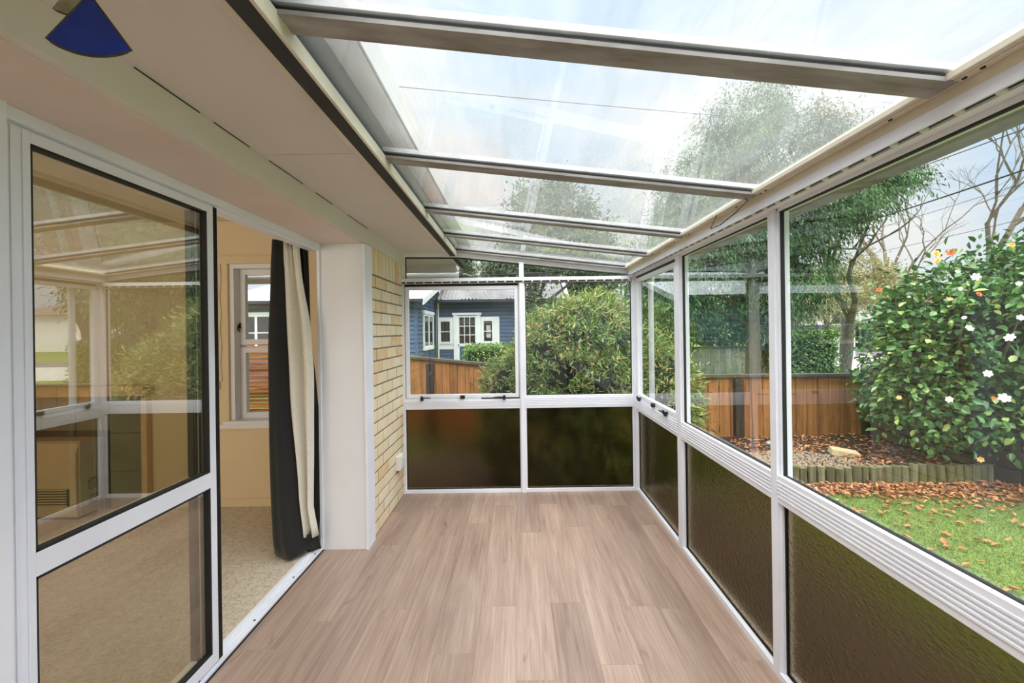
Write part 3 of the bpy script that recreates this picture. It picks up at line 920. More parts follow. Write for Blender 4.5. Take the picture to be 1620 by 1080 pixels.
# ================================================================== THINGS IN THE ROOMS
# curtain tracks with gliders
def track(name, label, k, group=None):
    wl = Wall(k)
    if k == 'r':
        m = MB().box(0.978, 0.984, -1.5, 3.58, 1.872, 1.904).box(1.006, 1.045, -1.5, 3.58, 1.872, 1.904).box(0.984, 1.006, -1.5, 3.58, 1.895, 1.904)
        o = m.build(name, 'white_metal', label=label, cat='curtain track')
        MB().box(0.984, 1.006, -1.5, 3.58, 1.878, 1.895).build('slot_shade', 'dark_slot', o)  # dark fill, colouring in the shade inside the rail slot
        src = None
        yy = -0.2
        while yy < 3.5:
            p = (0.996, yy, 1.875)
            if src is None: src = ellipsoid(MB(), (0, 0, 0), (0.009, 0.010, 0.007), 8, 6).build('glider', 'plastic_white', o, smooth=True, loc=p)
            else: inst(src, 'glider', p, o)
            yy += 0.08
    else:
        m = MB().box(-1.0, 0.985, 3.560, 3.598, 1.838, 1.868)
        o = m.build(name, 'white_metal', bevel=0.003, label=label, cat='curtain track')
        MB().box(-0.985, 0.97, 3.566, 3.59, 1.829, 1.838).build('slot_shade', 'dark_slot', o)  # underside strip whose dark colour stands for the slot's shade
        src = None; xx = -0.95
        while xx < 0.95:
            p = (xx, 3.562, 1.831)
            if src is None: src = ellipsoid(MB(), (0, 0, 0), (0.008, 0.005, 0.006), 8, 6).build('glider', 'plastic_white', o, smooth=True, loc=p)
            else: inst(src, 'glider', p, o)
            xx += 0.078
    return o
track('curtain_track', 'long white curtain rail with gliders above the garden side windows', 'r')
track('curtain_track', 'white curtain rail with gliders across the end window wall', 'f')
ct = MB().box(-1.43, -1.385, 0.9, 2.78, 1.985, 2.03).build('curtain_track', 'cream_metal', bevel=0.003, label='cream curtain rail inside above the sliding door opening', cat='curtain track')
MB().box(-1.42, -1.395, 0.9, 2.78, 1.979, 1.986).build('slot_shade', 'dark_slot', ct)  # shade of the slot put on as a dark strip

# curtain
cur = empty('curtain', (-1.42, 2.55, CZ), label='black curtain with cream lining bunched beside the white pier', cat='curtain')
def sheet(name, mat, prof, zs, parent, label=None):
    """prof(t, s): t down 0..1, s along 0..1 -> (x, y)"""
    NS, NT = 40, 30
    vs = []
    for i in range(NT + 1):
        t = i / NT; z = lin(zs[0], zs[1], t)
        for j in range(NS + 1):
            s = j / NS
            p = prof(t, s)
            vs.append((p[0], p[1], z + (p[2] if len(p) > 2 else 0)))
    fs = [(i * (NS + 1) + j, i * (NS + 1) + j + 1, (i + 1) * (NS + 1) + j + 1, (i + 1) * (NS + 1) + j) for i in range(NT) for j in range(NS)]
    o = MB().add(vs, fs).build(name, mat, None, smooth=True)
    o.parent = parent; o.matrix_parent_inverse = Matrix.Translation(parent.location).inverted()
    md = o.modifiers.new('thickness', 'SOLIDIFY'); md.thickness = 0.004; md.offset = 0
    if label: o['label'] = label
    return o
def interp(t, ks):
    for (a, va), (b, vb) in zip(ks[:-1], ks[1:]):
        if t <= b: 
            u = (t - a) / (b - a); u = u * u * (3 - 2 * u) * 0.5 + u * 0.5
            return lin(va, vb, u)
    return ks[-1][1]
def p_black(t, s):
    xl = interp(t, [(0, -1.515), (0.10, -1.530), (0.35, -1.560), (0.75, -1.562), (0.95, -1.552), (1, -1.545)])
    xr = interp(t, [(0, -1.455), (0.10, -1.450), (0.35, -1.428), (0.6, -1.405), (0.85, -1.36), (0.95, -1.335), (1, -1.285)])
    x = lin(xl, xr, s)
    y = 2.535 - 0.03 * math.sin(PI * s) * (0.4 + t) + 0.008 * math.sin(s * 14 + t * 2) * t + (0.06 * (1 - s) ** 4) + 0.05 * s ** 6
    dz = 0.0
    if t > 0.9: dz = 0.012 * math.sin(s * 9) * (t - 0.9) * 10 + 0.02 * s * (t - .9) * 10
    return (x, y, dz)
sheet('face_fabric', 'curtain_black', p_black, (1.985, 0.035), cur, 'matt black fold of fabric')
def p_cream(t, s):
    xl = interp(t, [(0, -1.462), (0.2, -1.450), (0.5, -1.428), (0.85, -1.372), (1, -1.345)])
    xr = interp(t, [(0, -1.365), (0.10, -1.350), (0.30, -1.295), (0.45, -1.280), (0.7, -1.285), (0.9, -1.292), (1, -1.262)])
    amp = interp(t, [(0, 0.020), (0.08, 0.024), (0.3, 0.034), (1, 0.026)])
    ph = s * PI * 2 * 1.55 + 2.4 + 0.9 * t
    x = lin(xl, xr, s) + 0.006 * math.cos(ph) * (1 - t)
    return (x, 2.60 + amp * math.sin(ph) - 0.02 * t + (0.008 * math.sin(s * 60) if t < 0.07 else 0.0))
sheet('lining', 'curtain_lining', p_cream, (1.975, 0.14), cur, 'cream lining gathered in pleats')
def p_hem(t, s):
    return (lin(-1.40, lin(-1.275, -1.262, t), s), 2.585 + 0.02 * math.sin(s * 8) + 0.02 * t)
sheet('hem', 'curtain_black', p_hem, (0.15, 0.035), cur, 'black hem showing below the cream lining')
def p_back(t, s):
    xl = -1.50; xr = interp(t, [(0, -1.345), (0.12, -1.340), (0.3, -1.335), (0.5, -1.300), (0.68, -1.268), (0.85, -1.275), (1, -1.30)])
    return (lin(xl, xr, s), 2.685 + 0.02 * math.sin(s * 12))
sheet('back_fabric', 'curtain_black', p_back, (1.97, 0.10), cur, 'black fabric edge behind the lining')
hk = MB(); hk.tube([(-1.405, 2.60, 1.985), (-1.405, 2.60, 1.965), (-1.395, 2.61, 1.96)], 0.003, 6); hk2 = MB(); hk2.tube([(-1.40, 2.72, 1.985), (-1.38, 2.70, 1.965)], 0.004, 6)
for q_ in (hk, hk2):
    o = q_.build('hook', 'dark_slot', None); o.parent = cur; o.matrix_parent_inverse = Matrix.Translation(cur.location).inverted()

# roller blind control chain
ch = MB()
pts = [(-2.405, 3.30, 1.97)] + [(-2.405 + 0.006 * math.sin(i), 3.30, 1.97 - i * 0.055) for i in range(1, 17)] + [(-2.392, 3.30, 1.03)] + [(-2.372 + 0.006 * math.sin(i * 1.3), 3.302, 1.03 + (16 - i) * 0.055) for i in range(16, 0, -1)] + [(-2.37, 3.30, 1.97)]
ch.tube(pts, 0.0035, 6, cap=False)
chn = ch.build('blind_chain', 'plastic_white', label='pale looped blind chain hanging left of the living room window', cat='blind chain')
MB().box(-2.398, -2.380, 3.292, 3.308, 0.965, 1.035).build('chain_weight', 'plastic_white', chn, bevel=0.003)

# sockets
def socket(name, loc, label, side):
    x, y, z = loc
    if side == 'y':
        b = MB().box(x - 0.035, x + 0.035, y - 0.012, y, z - 0.055, z + 0.055).build(name, 'plastic_cream', bevel=0.004, label=label, cat='socket')
        for dx in (-0.014, 0.014):
            MB().box(x + dx - 0.002, x + dx + 0.002, y - 0.0135, y - 0.0118, z + 0.0, z + 0.012).build('pin_slot', 'dark_slot', b)
        MB().box(x - 0.002, x + 0.002, y - 0.0135, y - 0.0118, z - 0.018, z - 0.006).build('pin_slot', 'dark_slot', b)
        MB().box(x - 0.008, x + 0.008, y - 0.016, y - 0.011, z + 0.028, z + 0.042).build('switch', 'plastic_white', b, bevel=0.001)
    return b
socket('wall_socket', (-1.60, 3.33, 0.40), 'cream power socket low on the wall behind the curtain', 'y')
ob = MB().box(-0.992, -0.952, 3.33, 3.45, 0.285, 0.400).build('wall_socket', 'plastic_white', bevel=0.006, label='white boxed power point on the cream brick wall', cat='socket')
MB().box(-0.954, -0.946, 3.35, 3.43, 0.30, 0.385).build('cover_flap', 'plastic_white', ob, bevel=0.003)

# fireplace surround and heater
fp = empty('fireplace', (-3.5, 3.33, CZ), label='tan wooden fireplace surround with grey tiled panel behind the door glass', cat='fireplace')
def PF(mb, nm, mat, par=fp, **kw):
    o = mb.build(nm, mat, None, **kw); o.parent = par; o.matrix_parent_inverse = Matrix.Translation(par.location).inverted(); return o
PF(MB().box(-4.3, -2.93, 3.22, 3.33, 0.935, 1.015), 'mantel_shelf', 'mantel_wood', bevel=0.004)
PF(MB().box(-3.0, -2.955, 3.28, 3.33, CZ, 0.935), 'jamb', 'mantel_wood', bevel=0.003)
PF(MB().box(-4.14, -4.09, 3.28, 3.33, CZ, 0.935), 'jamb', 'mantel_wood', bevel=0.003)
for i in range(4):
    for j in range(3):
        xa = -4.09 + i * 0.2725
        PF(MB().box(xa + 0.002, xa + 0.270, 3.305, 3.32, CZ + 0.002 + j * 0.305, CZ + j * 0.305 + 0.302), 'tile', 'hearth_tile', bevel=0.001)
PF(MB().box(-4.09, -3.0, 3.32, 3.33, CZ, 0.935), 'tile_backing', 'dark_slot')
ht = empty('gas_heater', (-3.6, 3.1, CZ), label='beige cabinet heater with low louvred grille in front of the fireplace', cat='heater')
def PH(mb, nm, mat, **kw):
    o = mb.build(nm, mat, None, **kw); o.parent = ht; o.matrix_parent_inverse = Matrix.Translation(ht.location).inverted(); return o
PH(MB().prism([(3.29, 0.04), (3.12, 0.04), (3.105, 0.10), (3.105, 0.52), (3.125, 0.595), (3.15, 0.61), (3.29, 0.61)], -4.08, -3.335, axis='x'), 'cabinet', 'heater_beige', bevel=0.004)
PH(MB().box(-3.337, -3.330, 3.13, 3.285, 0.045, 0.60), 'side_panel', 'heater_side', label='grey metal side')
PH(MB().box(-3.331, -3.327, 3.19, 3.25, 0.22, 0.31).box(-3.331, -3.327, 3.20, 3.26, 0.10, 0.18), 'rating_plate', 'switch_label')
PH(MB().box(-4.0, -3.385, 3.100, 3.107, 0.13, 0.26), 'grille_recess', 'dark_slot')
sl0 = None
for i in range(7):
    z = 0.138 + i * 0.0195
    if sl0 is None:
        sl0 = MB().box(-0.295, 0.295, -0.008, 0.004, -0.004, 0.004).build('louvre', 'heater_beige', ht); sl0.location = (-3.6925 + 3.6, 3.101 - 3.1, z - CZ)
    else:
        inst(sl0, 'louvre', (-3.6925 + 3.6, 3.101 - 3.1, z - CZ), ht)
PH(MB().box(-4.10, -3.27, 3.292, 3.304, 0.61, 0.655).box(-3.30, -3.27, 3.292, 3.304, 0.03, 0.61), 'backing_frame', 'dark_slot', label='black surround plate')
PH(MB().box(-4.06, -3.35, 3.13, 3.28, CZ, 0.042), 'plinth', 'dark_slot')

lp = MB(); lp.tube([(0.935, 1.70, 1.945), (0.940, 1.66, 1.915), (0.925, 1.72, 1.885), (0.915, 1.84, 1.862), (0.925, 1.95, 1.872), (0.945, 1.93, 1.93)], 0.0022, 6)
lp.build('loose_wire', 'cable_black', label='short loop of black wire dangling at the end of a rafter', cat='wire')

# stained glass hanging ornament
orn = empty('glass_ornament', (-0.717, 0.70, 1.93), rz=0.25, label='cobalt blue glass fan ornament hanging from the soffit', cat='ornament')
def fan(cx, cz, r, a0, a1, th, y=0.0):
    pts = [(cx, cz)] + [(cx + r * math.cos(lin(a0, a1, i / 14)), cz + r * math.sin(lin(a0, a1, i / 14))) for i in range(15)]
    return MB().prism(pts, y - th / 2, y + th / 2)
A0_, A1_ = math.radians(-125), math.radians(-56)
fan(0.0, 0.052, 0.104, A0_, A1_, 0.003).build('glass_fan', 'cobalt_glass', orn)
e = MB()
arc = [(0.104 * math.cos(lin(A0_, A1_, i / 14)), 0, 0.052 + 0.104 * math.sin(lin(A0_, A1_, i / 14))) for i in range(15)]
e.tube([(0, 0, 0.052)] + arc + [(0, 0, 0.052)], 0.0022, 6)
e.build('lead_edge', 'brass_lead', orn)
fan(-0.028, 0.085, 0.066, math.radians(-116), math.radians(-66), 0.003, y=0.012).build('shell_piece', 'pale_shell', orn, label='pale yellowed glass piece above the blue fan')
e = MB(); A2, A3 = math.radians(-116), math.radians(-66)
arc = [(-0.028 + 0.066 * math.cos(lin(A2, A3, i / 10)), 0.012, 0.085 + 0.066 * math.sin(lin(A2, A3, i / 10))) for i in range(11)]
e.tube([(-0.028, 0.012, 0.085)] + arc + [(-0.028, 0.012, 0.085)], 0.0018, 6)
e.build('lead_edge', 'brass_lead', orn)
e = MB(); e.tube([(0, 0, 0.05), (-0.014, 0.006, 0.09), (-0.014, 0.006, 0.166)], 0.0012, 6)
e.build('hanging_wire', 'brass_lead', orn)

# ================================================================== OUTSIDE THE WINDOWS
# downpipe
dp = MB(); dp.tube([(1.15, 3.44, 1.875), (1.135, 3.44, 1.82), (1.125, 3.44, 1.75), (1.125, 3.44, -0.34)], 0.022, 10)
dpo = dp.build('downpipe', 'white_metal', smooth=True, label='white round downpipe outside the far right corner window', cat='downpipe')

# paling fence
def post_line(p0, p1, pitch):
    d = Vector(p1) - Vector(p0); n = max(1, int(d.length / pitch)); return [Vector(p0) + d * (i / n) for i in range(n + 1)]
def paling_fence(name, path, gz, pitch, mat, label, cap=True, posts=(), height_part=None, th=0.02, mat_cap='fence_cap', mat_post='fence_post', kickboard=True):
    f = empty(name, (path[0][0], path[0][1], gz), label=label, cat='fence')
    inv = Matrix.Translation(f.location).inverted()
    def PP(o):
        o.parent = f; o.matrix_parent_inverse = inv; return o
    srcs = {}
    for (x0, y0, t0), (x1, y1, t1) in zip(path[:-1], path[1:]):
        L = math.hypot(x1 - x0, y1 - y0); n = max(1, round(L / pitch)); w = L / n
        ang = math.atan2(y1 - y0, x1 - x0)
        for i in range(n):
            s = (i + 0.5) / n
            cx, cy, tz = lin(x0, x1, s), lin(y0, y1, s), lin(t0, t1, s)
            h = tz - gz - 0.10
            key = round(w, 3)
            if key not in srcs:
                b = MB().box(-w / 2 + 0.006, w / 2 - 0.006, -th / 2, th / 2, 0, 1.0).build('paling', mat, None)
                srcs[key] = b
            else:
                b = srcs[key].copy(); COL.objects.link(b)
            b.location = (cx, cy + random.uniform(-0.004, 0.004), gz + 0.10); b.scale = (1, 1, h); b.rotation_euler = (0, 0, ang + random.uniform(-0.02, 0.02))
            PP(b)
        nx, ny = -math.sin(ang) * 0.05, math.cos(ang) * 0.05
        m = MB()
        if cap:
            m.hexa([(x0 - nx, y0 - ny, t0 - 0.002), (x1 - nx, y1 - ny, t1 - 0.002), (x1 + nx, y1 + ny, t1 - 0.002), (x0 + nx, y0 + ny, t0 - 0.002),
                    (x0 - nx, y0 - ny, t0 + 0.04), (x1 - nx, y1 - ny, t1 + 0.04), (x1 + nx, y1 + ny, t1 + 0.04), (x0 + nx, y0 + ny, t0 + 0.04)])
            PP(m.build('capping', mat_cap, None, bevel=0.004))
        for hh in (0.25, 0.80):
            m = MB(); ox, oy = nx * 0.9, ny * 0.9; H = (t0 - gz) * hh; H1 = (t1 - gz) * hh
            m.hexa([(x0 + ox * .3, y0 + oy * .3, gz + H), (x1 + ox * .3, y1 + oy * .3, gz + H1), (x1 + ox * 1.4, y1 + oy * 1.4, gz + H1), (x0 + ox * 1.4, y0 + oy * 1.4, gz + H),
                    (x0 + ox * .3, y0 + oy * .3, gz + H + .09), (x1 + ox * .3, y1 + oy * .3, gz + H1 + .09), (x1 + ox * 1.4, y1 + oy * 1.4, gz + H1 + .09), (x0 + ox * 1.4, y0 + oy * 1.4, gz + H + .09)])
            PP(m.build('rail', mat_post, None))
        if kickboard:
            m = MB(); m.hexa([(x0 - nx * .5, y0 - ny * .5, gz - .15), (x1 - nx * .5, y1 - ny * .5, gz - .15), (x1, y1, gz - .15), (x0, y0, gz - .15),
                              (x0 - nx * .5, y0 - ny * .5, gz + .14), (x1 - nx * .5, y1 - ny * .5, gz + .14), (x1, y1, gz + .14), (x0, y0, gz + .14)])
            PP(m.build('kickboard', 'log_timber', None, label='mossy bottom board'))
    for (px, py, pz) in posts:
        PP(MB().box(px - 0.06, px + 0.06, py - 0.045, py + 0.045, gz, pz).build('post', mat_post, None, bevel=0.003, label='dark weathered fence post'))
    return f
paling_fence('timber_fence', [(-2.9, 7.55, 1.04), (0.0, 5.9, 0.87), (2.4, 5.86, 0.71), (4.88, 5.86, 0.70)], -0.35, 0.152, 'fence_timber',
             'orange-brown paling fence with weathered dark capping around the garden', posts=((-1.40, 6.64, 0.90), (3.12, 5.82, 0.69)))
paling_fence('timber_fence', [(4.6, 12.0, 0.84), (8.3, 12.0, 0.84)], -0.60, 0.15, 'grey_timber',
             'silvery grey paling fence behind the orange-brown fence', mat_cap='fence_cap', mat_post='grey_timber', kickboard=False)
# dark block wall on the right boundary
bw = empty('wall_garden', (4.93, 5.9, -0.35), kind='structure')
bs = None
dv = Vector((0.30, -1.0, 0)).normalized(); an = math.atan2(dv.y, dv.x)
for c in range(6):
    for i in range(11):
        off = (i + (0.5 if c % 2 else 0.0)) * 0.40 + 0.2
        p = dv * off; loc = (p.x, p.y, 0.10 + c * 0.20)
        if bs is None:
            bs = MB().box(-0.195, 0.195, -0.09, 0.09, -0.095, 0.095).build('block', 'block_dark', bw, bevel=0.006, loc=loc); bs.rotation_euler = (0, 0, an)
        else:
            inst(bs, 'block', loc, bw, rot=(0, 0, an + random.uniform(-0.01, 0.01)))
o = MB().box(0, 4.6, -0.02, 0.08, -0.2, 1.2).build('mortar_core', 'soil', bw); o.rotation_euler = (0, 0, an)

# raised bed: half-round log edging
le = empty('log_edging', (2.8, 4.58, -0.35), label='low mossy edging of upright half-round logs in front of the garden bed', cat='garden edging')
lsrc = None
for i in range(32):
    x = 0.0 + i * 0.094
    yy = 0.02 * math.sin(i * 0.5)
    if lsrc is None:
        lsrc = MB(); lsrc.prism([(0.046 * math.cos(a), 0.040 * math.sin(a)) for a in [2 * PI * k / 12 for k in range(12)]], -0.06, 0.20, axis='z')
        lsrc = lsrc.build('log', 'log_timber', le, bevel=0.004, loc=(x, yy, 0))
    else:
        inst(lsrc, 'log', (x, yy, random.uniform(-0.012, 0.014)), le, rot=(random.uniform(-.05, .05), random.uniform(-.05, .05), random.random() * 6))
def heights(x, y):
    return -0.195 + 0.02 * math.sin(x * 3.1) * math.cos(y * 4.2) + 0.04 * (y - 4.6)
vs = []; fs = []
NX, NY = 40, 16
for j in range(NY + 1):
    for i in range(NX + 1):
        x = 2.75 + 3.0 * i / NX; y = 4.58 + 1.27 * j / NY
        vs.append((x, y, heights(x, y) + random.uniform(-.006, .006)))
for j in range(NY):
    for i in range(NX):
        a = j * (NX + 1) + i; fs.append((a, a + 1, a + NX + 2, a + NX + 1))
bed = MB().add(vs, fs).build('garden_bed', 'soil', smooth=True, kind='structure')
# loose gravel patch
n = 2600
gx = 2.9 + RNG.random(n) ** 1.4 * 1.3; gy = 4.66 + RNG.random(n) * 0.55
keep = (gx - 2.9) / 1.3 + (gy - 4.66) / 0.8 < 1.15
gx, gy = gx[keep], gy[keep]; n = len(gx)
gzv = np.array([heights(a, b) for a, b in zip(gx, gy)]) + 0.006
r = 0.008 + 0.010 * RNG.random(n)
base = np.stack([gx, gy, gzv], 1)
oc = np.array([[1, 0, 0], [-1, 0, 0], [0, 1, 0], [0, -1, 0], [0, 0, .8], [0, 0, -.8]])
V = (base[:, None, :] + oc[None] * r[:, None, None]).reshape(-1, 3)
tf = np.array([[0, 2, 4], [2, 1, 4], [1, 3, 4], [3, 0, 4], [2, 0, 5], [1, 2, 5], [3, 1, 5], [0, 3, 5]])
F = ((np.arange(n) * 6)[:, None, None] + tf[None]).reshape(-1, 3)
np_mesh('gravel', V, F, 'gravel_tan', label='tan gravel patch on the raised garden bed', cat='gravel', kind='stuff')
st = MB().hexa([(-.15, -.07, 0), (.15, -.085, 0), (.16, .07, 0), (-.14, .08, 0), (-.14, -.06, .075), (.145, -.075, .065), (.15, .06, .07), (-.13, .07, .08)]).build('paving_stone', 'stone_pale', bevel=0.01, loc=(3.98, 5.05, heights(3.98, 5.05)), label='pale sandstone slab lying on the leaf covered bed', cat='stone')
st.rotation_euler = (0.08, 0.10, -0.25)
s2 = ellipsoid(MB(), (0, 0, 0.02), (0.06, 0.05, 0.035), 10, 7, 0.15).build('stone', 'gutter_grey', loc=(3.33, 5.45, heights(3.33, 5.45)), smooth=True, label='small grey stone on the bed near the fence foot', cat='stone')

# grass blades on the lawn in view
n = 150000
gx = 2.34 + RNG.random(n) * 5.4; gy = 1.9 + RNG.random(n) * 2.65
P = np.stack([gx, gy, np.full(n, -0.352)], 1)
D = np.stack([RNG.normal(size=n) * .75, RNG.normal(size=n) * .75, np.ones(n)], 1)
D = unit(D); S = unit(np.stack([-D[:, 1], D[:, 0], RNG.normal(size=n) * .2], 1))
h = (0.012 + 0.018 * RNG.random(n))[:, None]; w = 0.0028
V = np.stack([P - S * w, P + S * w, P + D * h + np.stack([RNG.normal(size=n) * .006, RNG.normal(size=n) * .006, np.zeros(n)], 1)], 1).reshape(-1, 3)
F = np.arange(n * 3).reshape(-1, 3)
np_mesh('grass', V, F, 'grass_blade', label='short bright green mossy lawn grass beside the sunroom', cat='grass', kind='stuff')

# fallen leaves: the nearest ones singly, the drift under the edging as stuff
def dead_leaf_mesh(seed):
    rr = random.Random(seed)
    L, w_ = 0.075, 0.038
    vs = [(0, 0, 0.004), (L * .3, w_ * .5, 0.012 + rr.random() * .012), (L * .7, w_ * .4, .006 + rr.random() * .018), (L, 0, .014 + rr.random() * .012), (L * .7, -w_ * .42, .008 + rr.random() * .016), (L * .3, -w_ * .5, .010 + rr.random() * .014), (L * .5, 0, 0.002)]
    return MB().add(vs, [(0, 6, 1), (1, 6, 2), (2, 6, 3), (3, 6, 4), (4, 6, 5), (5, 6, 0)])
lsr = [dead_leaf_mesh(i).build('fallen_leaf', 'dead_leaf', label='curled brown leaf fallen on the lawn', cat='leaf', group='fallen leaves on the lawn') for i in range(5)]
used = [False] * 5
cnt = 0
while cnt < 190:
    y = 2.1 + random.random() ** 0.7 * 2.35; x = 2.4 + random.random() * 4.0
    if x / y > 1.36 or x / y < 0.70: continue
    i = random.randrange(5)
    if used[i]: o = lsr[i].copy(); COL.objects.link(o)
    else: o = lsr[i]; used[i] = True
    o.location = (x, y, -0.332); o.rotation_euler = (random.uniform(-.3, .3), random.uniform(-.3, .3), random.random() * 6.3)
    s = random.uniform(0.55, 1.05); o.scale = (s, s, s)
    cnt += 1
def litter(name, xs, ys, zs, label, size=0.05):
    n = len(xs)
    P = np.stack([xs, ys, zs], 1)
    D = np.stack([RNG.normal(size=n), RNG.normal(size=n), RNG.normal(size=n) * .25], 1)
    N = np.stack([RNG.normal(size=n) * .5, RNG.normal(size=n) * .5, np.ones(n)], 1)
    V, F = leaf_geo(P, D, N, size * (0.6 + RNG.random(n)), size * 0.5, True)
    return np_mesh(name, V, F, 'dead_leaf', label=label, cat='leaf litter', kind='stuff')
n = 3600
lx = 2.6 + RNG.random(n) * 4.0; ly = 4.5 - np.abs(RNG.normal(size=n)) * (0.10 + 0.25 * np.clip((lx - 3.2) / 2.0, 0, 1.4))
litter('fallen_leaves', lx, ly, np.full(n, -0.335) + RNG.random(n) * 0.03, 'drift of brown leaves along the foot of the log edging')
n = 1500
lx = 2.9 + RNG.random(n) * 2.9; ly = 4.66 + RNG.random(n) * 1.15
k = ~((lx < 3.9) & (ly < 5.1))
lx, ly = lx[k], ly[k]
litter('fallen_leaves', lx, ly, np.array([heights(a, b) for a, b in zip(lx, ly)]) + 0.012 + RNG.random(len(lx)) * 0.02, 'brown leaf mulch covering the raised garden bed')

# ---- shrub outside the end window
sh = empty('shrub', (0.85, 5.1, -0.35), label='big rounded shrub with narrow green and russet leaves outside the end window', cat='shrub')
def under(o, par):
    o.parent = par; o.matrix_parent_inverse = par.matrix_basis.inverted(); return o
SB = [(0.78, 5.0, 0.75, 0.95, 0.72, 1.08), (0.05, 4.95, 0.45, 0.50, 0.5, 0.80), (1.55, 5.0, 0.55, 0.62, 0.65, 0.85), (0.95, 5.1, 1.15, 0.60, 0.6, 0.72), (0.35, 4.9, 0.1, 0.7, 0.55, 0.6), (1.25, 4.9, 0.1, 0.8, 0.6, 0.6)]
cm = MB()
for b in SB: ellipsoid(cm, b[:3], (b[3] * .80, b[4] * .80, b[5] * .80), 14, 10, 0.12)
under(cm.build('dark_core', 'hedge_core', None), sh)  # solid dark mass behind the leaves, coloured as the shade in their gaps
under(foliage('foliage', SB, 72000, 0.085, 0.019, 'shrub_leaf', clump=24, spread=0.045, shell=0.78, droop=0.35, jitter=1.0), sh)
tm = MB()
for i in range(9):
    a = i * 0.7; tm.tube([(0.85 + 0.1 * math.cos(a), 5.1 + .1 * math.sin(a), -0.36), (0.85 + 0.3 * math.cos(a), 5.1 + .3 * math.sin(a), 0.2), (0.85 + .7 * math.cos(a), 5.05 + .5 * math.sin(a), 0.8)], [0.035, 0.025, 0.012], 6)
under(tm.build('stems', 'bark', None), sh)

# ---- camellia
cam_ = empty('camellia_bush', (5.35, 5.15, -0.25), label='glossy camellia bush with white blooms at the garden corner', cat='bush')
CB = [(5.35, 4.75, 1.30, 1.05, 0.80, 0.95), (4.88, 4.92, 1.05, 0.60, 0.6, 0.80), (5.95, 4.55, 1.35, 0.85, 0.8, 1.10), (5.1, 4.8, 0.55, 0.85, 0.65, 0.60), (6.1, 4.3, 0.50, 0.80, 0.7, 0.70), (6.9, 4.3, 1.0, 0.9, 0.8, 1.2), (6.25, 4.7, 1.7, 0.5, .5, 0.65)]
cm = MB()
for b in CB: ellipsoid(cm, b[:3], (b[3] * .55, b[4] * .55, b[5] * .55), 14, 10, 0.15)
under(cm.build('dark_core', 'hedge_core', None), cam_)
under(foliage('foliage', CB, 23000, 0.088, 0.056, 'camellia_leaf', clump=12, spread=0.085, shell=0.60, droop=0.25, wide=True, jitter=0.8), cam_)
tm = MB()
for i in range(12):
    a = i * 0.55; q = 0.7 + 0.3 * random.random()
    tm.tube([(5.4 + 0.08 * math.cos(a), 5.0 + .08 * math.sin(a), -0.25), (5.3 + 0.35 * q * math.cos(a), 4.95 + .25 * math.sin(a), 0.35), (5.3 + .8 * q * math.cos(a), 4.8 + .5 * math.sin(a), 1.1), (5.35 + q * math.cos(a), 4.7 + .65 * math.sin(a), 1.8)], [0.03, 0.022, 0.014, 0.005], 6)
for i in range(16):
    x = 4.6 + random.random() * 1.3
    tm.tube([(5.25, 4.95, -0.22), (lin(5.25, x, .5), 4.85, 0.02), (x, 4.65 + random.random() * .2, -0.02 + random.random() * .35)], [0.010, 0.007, 0.003], 5)
under(tm.build('stems', 'twig', None), cam_)
# nearest leaves one by one
ml = MB(); V, F = leaf_geo(np.zeros((1, 3)), np.array([[1., 0, 0]]), np.array([[0, 0, 1.]]), 1.0, 0.55, True)
ml.add([tuple(v) for v in V], [tuple(f) for f in F])
P, d = blob_points(CB[:6], 260, 1, 0.02, 0.97)
first = None
for p, dd in zip(P, d):
    if dd[1] > 0.2: p[1] -= 2 * abs(dd[1]) * 0.7; dd[1] = -dd[1]
    loc = Vector(p) - Vector(cam_.location)
    if first is None:
        first = ml.build('leaf', 'camellia_leaf', cam_, loc=loc); o = first
    else: o = inst(first, 'leaf', loc, cam_)
    q = Vector((dd[0] + random.gauss(0, .6), dd[1] + random.gauss(0, .6), random.gauss(-.2, .5))).normalized()
    o.rotation_euler = q.to_track_quat('X', 'Z').to_euler(); s = random.uniform(0.075, 0.10); o.scale = (s, s, s)
# blooms
def bloom(mat, petals=9):
    m = MB()
    for ring, (nn, rr, tilt) in enumerate(((6, 1.0, 0.25), (5, 0.72, 0.75), (3, 0.4, 1.15))):
        for i in range(nn):
            a = 2 * PI * i / nn + ring * 0.5
            ca, sa = math.cos(a), math.sin(a); ct_, st_ = math.cos(tilt), math.sin(tilt)
            def pt(l, w_, up=0):
                r = l * ct_ * rr; return (r * ca - w_ * sa * rr, r * sa + w_ * ca * rr, l * st_ * rr * 0.7 + up)
            m.add([pt(0.05, 0), pt(.55, .38, -.03), pt(1.0, .22), pt(1.05, 0, -.04), pt(1.0, -.22), pt(.55, -.38, -.03)], [(0, 1, 2, 3), (0, 3, 4, 5)])
    return m
fl = {k: bloom(k).build('bloom', k, cam_) for k in ('petal_white', 'petal_brown', 'petal_peach')}
fl['petal_brown']['label'] = 'browned bloom'; fl['petal_peach']['label'] = 'fading peach bloom'; fl['petal_white']['label'] = 'white bloom'
